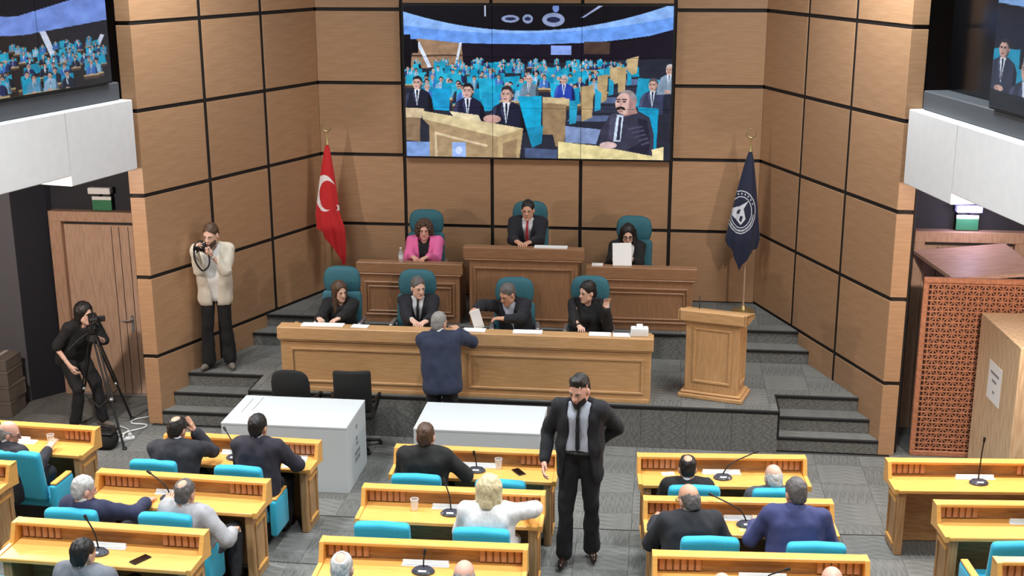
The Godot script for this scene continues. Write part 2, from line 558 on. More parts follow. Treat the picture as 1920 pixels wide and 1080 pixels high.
func build_room() -> void:
	var fl := struct("floor", cbox(16.0, 0.3, 20.6, 0.01), M.joint, "grey carpet tile floor of the hall", Vector3(0, -0.162, 9.1))
	carpet(fl, PackedVector2Array([Vector2(-7.8, 2.2), Vector2(-4.45, 2.2), Vector2(-4.35, 3.22), Vector2(4.35, 3.22), Vector2(4.45, 2.2), Vector2(7.8, 2.2), Vector2(7.8, edge_z(7.8, 1)), Vector2(4.0, edge_z(4.0, 1)), Vector2(1.2, edge_z(1.2, 1)), Vector2(-1.2, edge_z(-1.2, 1)), Vector2(-3.9, edge_z(-3.9, 1)), Vector2(-7.8, edge_z(-7.8, 1))]), 0.0, fl.position)
	struct("ceiling", cbox(17.0, 0.2, 21.0, 0.01), M.ceiling, "pale ceiling of the hall", Vector3(0, CEIL + 0.1, 9.1))
	var top := [CEIL] + ROWS
	var wb := struct("wall_back", cbox(2 * CORNER, CEIL + 0.3, 0.2, 0.01), M.groove, "tan wood panelled wall behind the stage with black joints", Vector3(0, CEIL / 2 - 0.15, -0.124))
	var g := 1.815
	# panels hang on the wall: their coordinates start at the hall floor
	var holder := wb
	var base := -wb.position
	var cols := [-CORNER, -g, -g / 3, g / 3, g, CORNER]
	var rows := top.slice(0, 7)
	var k := 0
	for i in cols.size() - 1:
		for j in rows.size() - 1:
			var x0: float = cols[i] + (GROOVE / 2 if i > 0 else 0.0)
			var x1: float = cols[i + 1] - (GROOVE / 2 if i < 4 else 0.0)
			var y1: float = rows[j] - (GROOVE / 2 if j > 0 else 0.0)
			var y0: float = rows[j + 1] + (GROOVE / 2 if j < 5 else 0.0)
			part("panel", cbox(x1 - x0, y1 - y0, 0.024, 0.003), M.wall[(i * 7 + j * 3) % 4], holder, base + Vector3((x0 + x1) / 2, (y0 + y1) / 2, -0.012))
	for s in [-1, 1]:
		var side := "left" if s < 0 else "right"
		var ws := struct("wall_" + side, cbox(3 * SEG, CEIL, 0.224, 0.01), M.groove, "slanted tan wood panelled wall at the %s of the stage" % side)
		var turn: float = (PI / 2 - WALL_ANG) * (-s)
		ws.rotation.y = turn
		var bas := Basis(Vector3.UP, turn)
		ws.position = Vector3(s * CORNER, CEIL / 2, 0) + bas * Vector3(s * 1.5 * SEG, 0, -0.112 - 0.012)
		var cc := []
		for q in 4:
			cc.append((q if s > 0 else q - 3) * SEG - s * 1.5 * SEG)
		for i in 3:
			for j in top.size() - 1:
				var x0: float = cc[i] + (GROOVE * 0.62 if i > 0 else 0.0)
				var x1: float = cc[i + 1] - (GROOVE * 0.62 if i < 2 else 0.0)
				var y1: float = top[j] - (GROOVE / 2 if j > 0 else 0.0)
				var y0: float = top[j + 1] + (GROOVE / 2 if j < top.size() - 2 else 0.0)
				part("panel", cbox(x1 - x0, y1 - y0, 0.012, 0.003), M.wall[(i * 5 + j * 3 + 1) % 4], ws, Vector3((x0 + x1) / 2, (y0 + y1) / 2 - CEIL / 2, 0.118))
		# the end of the slanted wall, turned towards the hall
		var endz := 3 * SEG * cos(WALL_ANG)
		var endx := CORNER + 3 * SEG * sin(WALL_ANG)
		var we := struct("trim_1" if s < 0 else "trim_2", cbox(0.155, CEIL, 0.94, 0.01), M.groove, "end face of the %s stage wall with black joints" % side, Vector3(s * (endx + 0.0925), CEIL / 2, endz - 0.5))
		for j in top.size() - 1:
			var y1: float = top[j] - (GROOVE / 2 if j > 0 else 0.0)
			var y0: float = top[j + 1] + (GROOVE / 2 if j < top.size() - 2 else 0.0)
			part("panel", cbox(0.178, y1 - y0, 0.03, 0.004), M.wall_edge, we, Vector3(s * -0.0085, (y0 + y1) / 2 - CEIL / 2, 0.485))
		# outer walls of the hall
		struct("wall_hall_" + side, cbox(0.2, CEIL, 20.6, 0.01), M.hall_wall, "outer %s wall of the hall" % side, Vector3(s * 8.1, CEIL / 2, 9.1))
		struct("wall_bay_" + side, cbox(8.2 - 4.3, CEIL, 0.2, 0.01), M.navy, "dark wall above the %s side door" % side, Vector3(s * (4.3 + 8.2) / 2, CEIL / 2, 2.03))
	struct("wall_rear", cbox(16.4, CEIL, 0.2, 0.01), M.hall_wall, "rear wall of the hall", Vector3(0, CEIL / 2, 19.3))

# carpet tiles half a metre square, clipped to an outline, grain turned by a quarter from one to the next
func carpet(holder: Node3D, outline: PackedVector2Array, y: float, origin: Vector3, stage := false) -> void:
	var size := 0.5
	var thick := 0.012
	var lo := outline[0]
	var hi := outline[0]
	for p in outline:
		lo = lo.min(p)
		hi = hi.max(p)
	for i in range(floori(lo.x / size), ceili(hi.x / size)):
		for j in range(floori(lo.y / size), ceili(hi.y / size)):
			var g := 0.0012
			var cell := PackedVector2Array([Vector2(i * size + g, j * size + g), Vector2((i + 1) * size - g, j * size + g), Vector2((i + 1) * size - g, (j + 1) * size - g), Vector2(i * size + g, (j + 1) * size - g)])
			for piece in Geometry2D.intersect_polygons(cell, outline):
				var c := Vector2.ZERO
				for p in piece:
					c += p / piece.size()
				var whole := false
				if piece.size() == 4:
					var area := 0.0
					for q in 4:
						area += piece[q].cross(piece[(q + 1) % 4]) / 2
					whole = absf(area) > (size - 2.5 * g) * (size - 2.5 * g)
				var mesh: Mesh
				if whole:
					c = Vector2((i + 0.5) * size, (j + 0.5) * size)
					mesh = cbox(size - 2 * g, thick, size - 2 * g, 0.001)
				else:
					var loc := PackedVector2Array()
					for p in piece:
						loc.append(p - c)
					if Geometry2D.triangulate_polygon(loc).is_empty():
						continue
					mesh = prism(loc, -thick / 2, thick / 2)
				var h := absi((i * 73856093) ^ (j * 19349663))
				var m: Material
				if stage:
					m = (M.stage_x if (i + j) % 2 == 0 else M.stage_z)[h % 4]
				else:
					m = (M.carpet_x if (i + j) % 2 == 0 else M.carpet_z)[h % 4]
				part("carpet_tile", mesh, m, holder, Vector3(c.x, y - thick / 2, c.y) - origin)

# ---------------------------------------------------------------- stage
func build_stage() -> void:
	var pf := 3.22
	var sx := 3.09
	var st1 := 2.68
	var P := PackedVector2Array([Vector2(-sx, pf), Vector2(sx, pf), Vector2(sx, st1), Vector2(wallx(st1), st1), Vector2(CORNER, 0), Vector2(-CORNER, 0), Vector2(-wallx(st1), st1), Vector2(-sx, st1)])
	var pl := struct("floor_stage", prism(P, 0, STAGE - 0.012), M.riser, "grey carpeted stage platform")
	carpet(pl, PackedVector2Array([Vector2(-sx, pf), Vector2(sx, pf), Vector2(sx, st1), Vector2(wallx(st1), st1), Vector2(wallx(1.0), 1.0), Vector2(-wallx(1.0), 1.0), Vector2(-wallx(st1), st1), Vector2(-sx, st1)]), STAGE, Vector3.ZERO, true)
	# front board covered with carpet tiles set upright, and black nosings
	var x := -sx
	var i := 0
	while x < sx - 0.01:
		var w := minf(0.515, sx - x)
		part("riser_tile", cbox(w - 0.003, STAGE - 0.05, 0.012, 0.001), M.riser_v if i % 2 == 0 else M.riser, pl, Vector3(x + w / 2, (STAGE - 0.05) / 2, pf + 0.006))
		x += w
		i += 1
	part("nosing", cbox(2 * sx + 0.03, 0.038, 0.03, 0.006), M.nosing, pl, Vector3(0, STAGE - 0.017, pf + 0.006))
	for s in [-1, 1]:
		part("nosing", cbox(0.024, 0.036, pf - st1, 0.005), M.nosing, pl, Vector3(s * (sx + 0.004), STAGE - 0.016, (pf + st1) / 2))
		part("nosing", cbox(0.024, STAGE - 0.17, 0.03, 0.005), M.nosing, pl, Vector3(s * (sx + 0.004), (STAGE + 0.17) / 2, pf + 0.004))
		var edge := wallx(st1)
		part("nosing", cbox(edge - sx, 0.036, 0.028, 0.005), M.nosing, pl, Vector3(s * (sx + edge) / 2, STAGE - 0.017, st1 + 0.006))
		var n := 0
		for stp in [[3.14, 0.17], [2.93, 0.34]]:
			var z: float = stp[0]
			var h: float = stp[1]
			var e := wallx(minf(z, 3.13))
			var Q := PackedVector2Array([Vector2(s * sx, z), Vector2(s * e, z), Vector2(s * wallx(st1), st1), Vector2(s * sx, st1)])
			var stn := struct(numbered("floor_step"), prism(Q, 0.0 if n == 0 else 0.17, h), M.stage_x[n], "%s carpeted step at the %s front of the stage" % [["lowest", "second"][n], "left" if s < 0 else "right"])
			part("riser_board", cbox(e - sx - 0.004, 0.135, 0.008, 0.001), M.riser, stn, Vector3(s * (sx + e) / 2, h - 0.1, z + 0.004))
			part("nosing", cbox(e - sx, 0.036, 0.028, 0.005), M.nosing, stn, Vector3(s * (sx + e) / 2, h - 0.017, z + 0.006))
			n += 1
	# upper platform
	var ux := 2.45
	var uz := 1.24
	var uf := 1.52
	var U := PackedVector2Array([Vector2(-ux, uf), Vector2(ux, uf), Vector2(ux, uz), Vector2(wallx(uz), uz), Vector2(CORNER, 0), Vector2(-CORNER, 0), Vector2(-wallx(uz), uz), Vector2(-ux, uz)])
	var up := struct("floor_upper", prism(U, STAGE, UPPER - 0.012), M.riser, "upper carpeted platform at the back of the stage")
	carpet(up, U, UPPER, Vector3.ZERO, true)
	part("nosing", cbox(2 * ux, 0.036, 0.028, 0.005), M.nosing, up, Vector3(0, UPPER - 0.017, uf + 0.006))
	part("riser_board", cbox(2 * ux, UPPER - STAGE - 0.04, 0.008, 0.001), M.riser, up, Vector3(0, (UPPER + STAGE) / 2 - 0.02, uf + 0.004))
	for s in [-1, 1]:
		var e1 := wallx(uz)
		part("nosing", cbox(e1 - ux, 0.036, 0.028, 0.005), M.nosing, up, Vector3(s * (ux + e1) / 2, UPPER - 0.017, uz + 0.006))
		var e := wallx(uf)
		var Q := PackedVector2Array([Vector2(s * ux, uf), Vector2(s * e, uf), Vector2(s * wallx(uz), uz), Vector2(s * ux, uz)])
		var stn := struct(numbered("floor_step"), prism(Q, STAGE, STAGE + 0.17), M.stage_x[2], "%s carpeted step up to the upper platform" % ["left" if s < 0 else "right"])
		part("riser_board", cbox(e - ux - 0.004, 0.135, 0.008, 0.001), M.riser, stn, Vector3(s * (ux + e) / 2, STAGE + 0.07, uf + 0.004))
		part("nosing", cbox(e - ux, 0.036, 0.028, 0.005), M.nosing, stn, Vector3(s * (ux + e) / 2, STAGE + 0.17 - 0.017, uf + 0.006))

# ---------------------------------------------------------------- tiers
const EDGE := [Vector2(-8, 5.40), Vector2(-3.9, 5.62), Vector2(-1.4, 5.715), Vector2(0.6, 5.725), Vector2(1.5, 5.69), Vector2(3.2, 5.565), Vector2(4.2, 5.51), Vector2(8, 5.22)]
func edge_z(x: float, n: int) -> float:
	for i in EDGE.size() - 1:
		if x <= EDGE[i + 1].x:
			var t: float = (x - EDGE[i].x) / (EDGE[i + 1].x - EDGE[i].x)
			return lerpf(EDGE[i].y, EDGE[i + 1].y, t) + (n - 1) * 1.272
	return EDGE[-1].y

func build_tiers() -> void:
	for n in [1, 2, 3, 4]:
		var poly := PackedVector2Array()
		var xs := [-7.95, -3.9, -1.4, 0.6, 1.5, 3.2, 4.2, 7.95]
		for x in xs:
			poly.append(Vector2(x, edge_z(x, n)))
		xs.reverse()
		for x in xs:
			poly.append(Vector2(x, edge_z(x, n + 1) + 0.02 if n < 4 else 19.1))
		var t := struct("floor_tier_%d" % n, prism(poly, (n - 1) * TIER - 0.02, n * TIER - 0.012), M.riser, "carpeted seating tier number %d counted from the stage" % n)
		for k in range(1, EDGE.size() - 2):
			var e0 := Vector2(EDGE[k].x, edge_z(EDGE[k].x, n))
			var e1 := Vector2(EDGE[k + 1].x, edge_z(EDGE[k + 1].x, n))
			part("nosing", cbox(e0.distance_to(e1), 0.03, 0.022, 0.005), M.nosing, t, Vector3((e0.x + e1.x) / 2, n * TIER - 0.013, (e0.y + e1.y) / 2 - 0.006), Vector3(0, -atan2(e1.y - e0.y, e1.x - e0.x), 0))
		if n < 4:
			carpet(t, poly, n * TIER, Vector3.ZERO)
		else:
			var back := PackedVector2Array(poly)
			part("carpet_field", prism(back, n * TIER - 0.012, n * TIER), M.carpet_x[0], t)

# ---------------------------------------------------------------- bays with doors and bulkheads at both sides
func build_side_bays() -> void:
	var ang := atan2(0.218, 0.976)
	for s in [-1, 1]:
		var side := "left" if s < 0 else "right"
		# white bulkhead carrying the side screen; it runs from the wall end towards the hall
		var b := struct("wall_bulkhead_" + side, cbox(0.6, 0.79, 1.16, 0.008), M.plaster, "white plaster bulkhead at the %s below the side screen" % side)
		b.rotation.y = s * ang
		var dir := Vector3(s * 0.218, 0, 0.976)
		var outw := Vector3(s * 0.976, 0, -0.218)
		var o := Vector3(s * 4.262, 0, 3.19)
		b.position = o + dir * 0.58 + outw * 0.3 + Vector3(0, 3.535, 0)
		part("fascia", cbox(0.6, 0.68, 8.0, 0.008), M.plaster, b, Vector3(0, 0.055, 0.58 + 4.0))
		part("sill", cbox(0.5, 0.2, 9.1, 0.012), M.sill, b, Vector3(s * 0.07, 0.495, 4.02))
		# upper wall above the bulkhead, behind the side screen
		part("upper_backing", cbox(0.3, 2.36, 9.1, 0.006), M.black_gloss, b, Vector3(s * 0.22, 1.78, 4.02))
		# door in the bay
		var d := struct("door_1" if s < 0 else "door_2", cbox(1.0, 2.24, 0.05, 0.004), M.door, "wooden door with vertical grooves in the %s bay" % side, Vector3(s * 5.23, 1.12, 2.175))
		for gx in [0.12, 0.22, 0.34]:
			part("groove", cbox(0.008, 2.2, 0.006, 0.001), M.groove, d, Vector3(-s * gx, 0, 0.0245))
		part("frame", cbox(0.16, 2.42, 0.14, 0.008), M.door_frame, d, Vector3(s * 0.58, 0.09, 0.03))
		part("frame", cbox(0.12, 2.42, 0.14, 0.008), M.door_frame, d, Vector3(-s * 0.56, 0.09, 0.03))
		part("lintel", cbox(1.26, 0.13, 0.15, 0.008), M.door_frame, d, Vector3(s * 0.01, 1.235, 0.03))
		part("threshold", cbox(1.0, 0.02, 0.1, 0.004), M.metal, d, Vector3(0, -1.108, 0.06))
		var h := part("handle", tube([Vector3(0, 0, 0), Vector3(0, 0, 0.06), Vector3(0.02 * s, 0, 0.065), Vector3(0.13 * s, 0, 0.065)], 0.011, 8), M.metal, d, Vector3(-s * 0.3, -0.1, 0.025))
		part("escutcheon", cbox(0.045, 0.22, 0.008, 0.003), M.metal, h, Vector3(0, -0.06, 0.004))
		# slanted dark pier beside the door
		var pier := struct("wall_pier_" + side, prism(PackedVector2Array([Vector2(s * 5.9, 2.14), Vector2(s * 5.93, 2.2), Vector2(s * 6.2, 2.56), Vector2(s * 7.98, 2.75), Vector2(s * 7.98, 2.14)]), 0, CEIL), M.navy, "dark slanted pier beside the %s door" % side)
		part("cladding", prism(PackedVector2Array([Vector2(s * 6.2, 2.565), Vector2(s * 6.2, 2.58), Vector2(s * 7.97, 2.77), Vector2(s * 7.97, 2.755)]), 0, 3.6), M.slate, pier)
		# emergency exit sign hung from the wall above the door
		var e := thing("exit_sign", "green and white emergency exit sign above the %s side door" % side, "sign", Vector3(s * 5.19, 2.43, 2.19), 0, "exit signs")
		part("green_panel", cbox(0.25, 0.13, 0.03, 0.003), M.green, e, Vector3(0, 0.065, 0.02))
		part("white_strip", cbox(0.25, 0.045, 0.03, 0.003), M.sign_white, e, Vector3(0, 0.153, 0.02))
		part("lamp_housing", cbox(0.29, 0.08, 0.09, 0.008), M.sign_white if s < 0 else M.violet_glow, e, Vector3(0, 0.255, 0.05))
		if s > 0:
			var vl := OmniLight3D.new()
			vl.name = "sign_light"
			vl.light_color = Color(0.86, 0.82, 1.0)
			vl.light_energy = 0.22
			vl.light_size = 0.1
			vl.omni_range = 20
			vl.shadow_enabled = true
			vl.position = Vector3(0, 0.25, 0.2)
			e.add_child(vl)
		# small lamp added under the bulkhead to brighten the bay and its door
		var dl := thing("added_downlight", "small round lamp added under the white %s bulkhead to brighten the bay" % side, "lamp", Vector3(s * 5.28, 3.255, 5.7), 0, "added lamps under the bulkheads")
		part("housing", lathe([Vector2(0, 0.0), Vector2(0.09, 0.0), Vector2(0.09, -0.05), Vector2(0.075, -0.06)], 18), M.sign_white, dl)
		part("lens", lathe([Vector2(0, -0.052), Vector2(0.076, -0.056)], 18), M.lamp, dl)
		var ol := OmniLight3D.new()
		ol.name = "added_bay_light"
		ol.light_color = Color(1.0, 0.93, 0.88)
		ol.light_energy = 7.0
		ol.light_size = 0.08
		ol.omni_range = 20
		ol.shadow_enabled = true
		ol.position = Vector3(0, -0.12, 0)
		dl.add_child(ol)
		for q in [-1, 1]:
			part("bracket", cbox(0.1, 0.04, 0.03, 0.004), M.black, e, Vector3(q * 0.07, 0.195, 0.02))

# ---------------------------------------------------------------- pictures on the video walls
func ipoly(img: Image, pts: Array, col: Color) -> void:
	var y0 := 1e9
	var y1 := -1e9
	for p in pts:
		y0 = minf(y0, p.y)
		y1 = maxf(y1, p.y)
	for y in range(maxi(0, floori(y0)), mini(img.get_height() - 1, ceili(y1)) + 1):
		var xs := []
		for i in pts.size():
			var a: Vector2 = pts[i]
			var b: Vector2 = pts[(i + 1) % pts.size()]
			var yc := y + 0.5
			if (a.y <= yc and b.y > yc) or (b.y <= yc and a.y > yc):
				xs.append(a.x + (yc - a.y) / (b.y - a.y) * (b.x - a.x))
		xs.sort()
		for i in range(0, xs.size() - 1, 2):
			var xa := int(round(xs[i]))
			var xb := int(round(xs[i + 1]))
			if xb > xa:
				img.fill_rect(Rect2i(xa, y, xb - xa, 1), col)

func ioval(img: Image, cx: float, cy: float, rx: float, ry: float, col: Color) -> void:
	var pts := []
	for k in 20:
		pts.append(Vector2(cx + cos(TAU * k / 20) * rx, cy + sin(TAU * k / 20) * ry))
	ipoly(img, pts, col)

func irect(img: Image, x0: float, y0: float, x1: float, y1: float, col: Color) -> void:
	ipoly(img, [Vector2(x0, y0), Vector2(x1, y0), Vector2(x1, y1), Vector2(x0, y1)], col)

func V(x: float, y: float) -> Vector2:
	return Vector2(x, y)

# a seated man on the picture: scale is the head height in pixels
func iman(img: Image, x: float, y: float, sc: float, suit: Color, hair: Color, look := -0.08, skin := Color(0.82, 0.67, 0.62)) -> void:
	var dark := suit * 0.6
	var lite := suit.lerp(Color(0.6, 0.66, 0.85), 0.22)
	# trunk with arms
	ipoly(img, [V(x - sc * 0.3, y + sc * 0.52), V(x + sc * 0.34, y + sc * 0.5), V(x + sc * 0.85, y + sc * 0.78), V(x + sc * 1.08, y + sc * 1.25), V(x + sc * 1.22, y + sc * 2.3), V(x - sc * 1.2, y + sc * 2.4), V(x - sc * 1.02, y + sc * 1.3), V(x - sc * 0.8, y + sc * 0.8)], suit)
	ipoly(img, [V(x + sc * 0.85, y + sc * 0.8), V(x + sc * 1.08, y + sc * 1.25), V(x + sc * 1.22, y + sc * 2.3), V(x + sc * 0.8, y + sc * 2.3), V(x + sc * 0.78, y + sc * 1.5)], dark)
	ipoly(img, [V(x - sc * 0.8, y + sc * 0.82), V(x - sc * 0.6, y + sc * 0.76), V(x - sc * 0.78, y + sc * 1.5), V(x - sc * 0.95, y + sc * 2.1), V(x - sc * 1.12, y + sc * 2.1), V(x - sc * 1.0, y + sc * 1.3)], lite)
	ipoly(img, [V(x - sc * 0.2, y + sc * 0.35), V(x + sc * 0.22, y + sc * 0.35), V(x + sc * 0.24, y + sc * 0.62), V(x - sc * 0.22, y + sc * 0.66)], skin * 0.78)
	ipoly(img, [V(x - sc * 0.26, y + sc * 0.54), V(x + sc * 0.18, y + sc * 0.52), V(x + sc * 0.06, y + sc * 1.2), V(x - sc * 0.06, y + sc * 1.85)], Color(0.86, 0.9, 0.98))
	ipoly(img, [V(x - sc * 0.1, y + sc * 0.6), V(x + sc * 0.03, y + sc * 0.6), V(x + sc * 0.0, y + sc * 1.1), V(x - sc * 0.05, y + sc * 1.75)], dark)
	ipoly(img, [V(x - sc * 0.28, y + sc * 0.54), V(x - sc * 0.4, y + sc * 0.95), V(x - sc * 0.1, y + sc * 1.8), V(x - sc * 0.2, y + sc * 1.0)], lite)
	# head
	ioval(img, x + sc * 0.03, y + sc * 0.03, sc * 0.37, sc * 0.5, hair)
	ioval(img, x + sc * (look * 0.6), y + sc * 0.12, sc * 0.32, sc * 0.44, skin)
	ipoly(img, [V(x + sc * 0.12, y - sc * 0.2), V(x + sc * 0.3, y - sc * 0.1), V(x + sc * 0.28, y + sc * 0.3), V(x + sc * 0.1, y + sc * 0.52), V(x + sc * 0.16, y + sc * 0.1)], skin * 0.8)
	ipoly(img, [V(x - sc * 0.34, y - sc * 0.05), V(x - sc * 0.3, y - sc * 0.34), V(x, y - sc * 0.46), V(x + sc * 0.32, y - sc * 0.3), V(x + sc * 0.38, y + sc * 0.12), V(x + sc * 0.28, y - sc * 0.08), V(x + sc * 0.1, y - sc * 0.24), V(x - sc * 0.2, y - sc * 0.22)], hair)
	ioval(img, x + sc * 0.36, y + sc * 0.12, sc * 0.06, sc * 0.11, skin * 0.85)
	var fx := x + sc * look
	for q in [-1, 1]:
		ipoly(img, [V(fx + sc * (0.13 * q - 0.08), y - sc * 0.02), V(fx + sc * (0.13 * q + 0.08), y - sc * 0.03), V(fx + sc * (0.13 * q + 0.08), y + sc * 0.02), V(fx + sc * (0.13 * q - 0.08), y + sc * 0.03)], hair * 0.6)
		ioval(img, fx + sc * 0.13 * q, y + sc * 0.07, sc * 0.05, sc * 0.025, Color(0.2, 0.15, 0.16))
	ipoly(img, [V(fx - sc * 0.02, y + sc * 0.05), V(fx + sc * 0.03, y + sc * 0.05), V(fx + sc * 0.05, y + sc * 0.22), V(fx - sc * 0.06, y + sc * 0.22)], skin * 0.88)
	ipoly(img, [V(fx - sc * 0.12, y + sc * 0.31), V(fx + sc * 0.1, y + sc * 0.3), V(fx + sc * 0.08, y + sc * 0.36), V(fx - sc * 0.1, y + sc * 0.37)], Color(0.55, 0.36, 0.36))
	# folded hands
	ioval(img, x - sc * 0.15, y + sc * 2.12, sc * 0.34, sc * 0.16, skin)
	ioval(img, x - sc * 0.3, y + sc * 2.16, sc * 0.16, sc * 0.12, skin * 0.86)

# soften a drawn picture and give it the unevenness of a camera image
func camera_finish(img: Image, seed_: int) -> void:
	var W := img.get_width()
	var H := img.get_height()
	img.resize(W / 4, H / 4, Image.INTERPOLATE_BILINEAR)
	img.resize(W / 2, H / 2, Image.INTERPOLATE_CUBIC)
	var n := FastNoiseLite.new()
	n.seed = seed_
	n.frequency = 0.02
	n.fractal_octaves = 4
	for y in H / 2:
		for x in W / 2:
			var c := img.get_pixel(x, y)
			var k := 1.0 + 0.16 * n.get_noise_2d(x, y * 1.3)
			img.set_pixel(x, y, Color(clampf(c.r * k, 0, 1), clampf(c.g * k, 0, 1), clampf(c.b * k, 0, 1)))

func crowd(img: Image, rng: RandomNumberGenerator, x0: float, x1: float, y0: float, y1: float, n: int, s0: float, s1: float) -> void:
	var suits := [Color(0.16, 0.2, 0.4), Color(0.25, 0.45, 0.75), Color(0.35, 0.6, 0.75), Color(0.12, 0.14, 0.2), Color(0.55, 0.72, 0.85)]
	for k in n:
		var t := float(k) / n
		var y := lerpf(y0, y1, t)
		var sc := lerpf(s0, s1, t)
		var x := rng.randf_range(x0, x1)
		var c := Color(0.05, 0.55, 0.72).lerp(Color(0.2, 0.72, 0.85), rng.randf())
		ipoly(img, [V(x - sc, y + sc * 0.2), V(x + sc * 0.9, y), V(x + sc * 1.1, y + sc * 2.4), V(x - sc * 1.1, y + sc * 2.6)], c)
		if rng.randf() < 0.7:
			iman(img, x, y, sc, suits[rng.randi() % 5], Color(0.16, 0.14, 0.15) if rng.randf() < 0.6 else Color(0.7, 0.68, 0.7), rng.randf_range(-0.14, 0.1))
		if rng.randf() < 0.6:
			irect(img, x - sc * 1.6, y + sc * 2.2, x + sc * 1.4, y + sc * 2.5, Color(0.75, 0.66, 0.5))
			irect(img, x - sc * 1.6, y + sc * 2.5, x + sc * 1.4, y + sc * 3.0, Color(0.35, 0.27, 0.22))

func main_picture() -> ImageTexture:
	var W := 1780
	var H := 1000
	var img := Image.create(W, H, false, Image.FORMAT_RGB8)
	var rng := RandomNumberGenerator.new()
	rng.seed = 5
	img.fill(Color(0.07, 0.07, 0.1))
	# ceiling with its pale curved fascia and a lamp cluster
	var up := []
	var lowb := []
	for k in 25:
		var x := W * k / 24.0
		var t := x / W
		up.append(V(x, 15 + 560 * t * (1 - t) * 1.05 + 25 * (1 - t) - 30 * t))
		lowb.append(V(x, 190 + 250 * t * (1 - t) - 50 * t * t))
	lowb.reverse()
	ipoly(img, up + lowb, Color(0.55, 0.72, 0.98))
	var up2 := []
	var low2 := []
	for k in 25:
		var x := W * k / 24.0
		var t := x / W
		up2.append(V(x, 130 + 300 * t * (1 - t) - 60 * t))
		low2.append(V(x, 215 + 220 * t * (1 - t) - 50 * t * t))
	low2.reverse()
	ipoly(img, up2 + low2, Color(0.42, 0.62, 0.95))
	for q in [[715, 85, 60, 25], [830, 85, 35, 30], [1000, 90, 75, 45]]:
		ioval(img, q[0], q[1], q[2], q[3], Color(0.55, 0.6, 0.75))
		ioval(img, q[0], q[1], q[2] * 0.6, q[3] * 0.4, Color(0.15, 0.17, 0.3))
	ioval(img, 1015, 15, 22, 28, Color(0.45, 0.55, 0.8))
	ipoly(img, [V(1180, 75), V(1300, -5), V(1330, -5), V(1200, 75)], Color(0.6, 0.65, 0.8))
	irect(img, 545, 0, 556, 70, Color(0.7, 0.75, 0.85))
	# back wall of the hall in the picture
	ipoly(img, [V(0, 215), V(400, 245), V(900, 250), V(1500, 225), V(W, 150), V(W, 420), V(0, 420)], Color(0.1, 0.085, 0.14))
	ipoly(img, [V(90, 215), V(390, 245), V(400, 380), V(40, 420), V(50, 330)], Color(0.62, 0.5, 0.4))
	ipoly(img, [V(50, 325), V(400, 318), V(400, 326), V(50, 333)], Color(0.25, 0.18, 0.16))
	ipoly(img, [V(80, 240), V(105, 235), V(185, 400), V(160, 405)], Color(0.85, 0.9, 1.0))
	ipoly(img, [V(375, 240), V(392, 240), V(362, 375), V(345, 375)], Color(0.88, 0.92, 1.0))
	irect(img, 985, 255, 1120, 315, Color(0.55, 0.66, 0.95))
	irect(img, 1200, 230, 1370, 310, Color(0.3, 0.23, 0.2))
	irect(img, 0, 190, 45, 420, Color(0.05, 0.05, 0.09))
	irect(img, 50, 230, 95, 310, Color(0.05, 0.05, 0.08))
	# rows of seats and people
	ipoly(img, [V(0, 415), V(W, 330), V(W, H), V(0, H)], Color(0.16, 0.17, 0.23))
	crowd(img, rng, 20, 1560, 340, 400, 110, 15, 22)
	crowd(img, rng, 20, 1380, 400, 480, 70, 24, 36)
	for q in [[1370, 400], [1480, 340]]:
		ipoly(img, [V(q[0], q[1]), V(q[0] + 80, q[1] - 20), V(q[0] + 70, q[1] + 90), V(q[0] + 10, q[1] + 110)], Color(0.75, 0.66, 0.5))
	crowd(img, rng, 10, 1150, 480, 540, 22, 40, 50)
	# stepped aisle at the right
	for k in 5:
		var y := 470.0 + k * 60
		ipoly(img, [V(1480 - k * 85, y), V(1640 - k * 20, y - 8), V(1600 - k * 30, y + 34), V(1450 - k * 90, y + 40)], Color(0.36, 0.42, 0.58) if k % 2 == 0 else Color(0.2, 0.22, 0.3))
	for q in [[1290, 450, 0.8], [1180, 520, 1.0], [1420, 400, 0.7]]:
		var a: float = q[2]
		ipoly(img, [V(q[0], q[1]), V(q[0] + 90 * a, q[1] - 12), V(q[0] + 80 * a, q[1] + 200 * a), V(q[0] + 10, q[1] + 230 * a)], Color(0.72, 0.62, 0.46))
		ipoly(img, [V(q[0] + 95 * a, q[1] + 10), V(q[0] + 140 * a, q[1] + 40), V(q[0] + 135 * a, q[1] + 150 * a), V(q[0] + 95 * a, q[1] + 160 * a)], Color(0.16, 0.62, 0.78))
	# second row figures
	for q in [[500, 470, 110, 140], [770, 500, 100, 120], [980, 500, 110, 110]]:
		ipoly(img, [V(q[0], q[1]), V(q[0] + q[2], q[1] + 8), V(q[0] + q[2] + 5, q[1] + q[3]), V(q[0] + 8, q[1] + q[3])], Color(0.14, 0.68, 0.84))
	iman(img, 840, 470, 56, Color(0.42, 0.52, 0.6), Color(0.75, 0.74, 0.76))
	iman(img, 1075, 470, 62, Color(0.16, 0.26, 0.66), Color(0.62, 0.68, 0.74))
	ipoly(img, [V(1560, 460), V(1700, 470), V(1720, 640), V(1540, 650)], Color(0.12, 0.6, 0.75))
	iman(img, 1660, 500, 84, Color(0.22, 0.25, 0.36), Color(0.35, 0.32, 0.34))
	iman(img, 1765, 400, 70, Color(0.5, 0.58, 0.66), Color(0.75, 0.74, 0.76))
	# desk of the second row
	ipoly(img, [V(930, 590), V(1110, 600), V(1110, 640), V(930, 630)], Color(0.82, 0.74, 0.58))
	ipoly(img, [V(930, 630), V(1090, 640), V(1080, 905), V(1020, 920), V(1000, 840), V(930, 840)], Color(0.6, 0.5, 0.38))
	ipoly(img, [V(1110, 610), V(1165, 640), V(1155, 760), V(1110, 770)], Color(0.16, 0.62, 0.78))
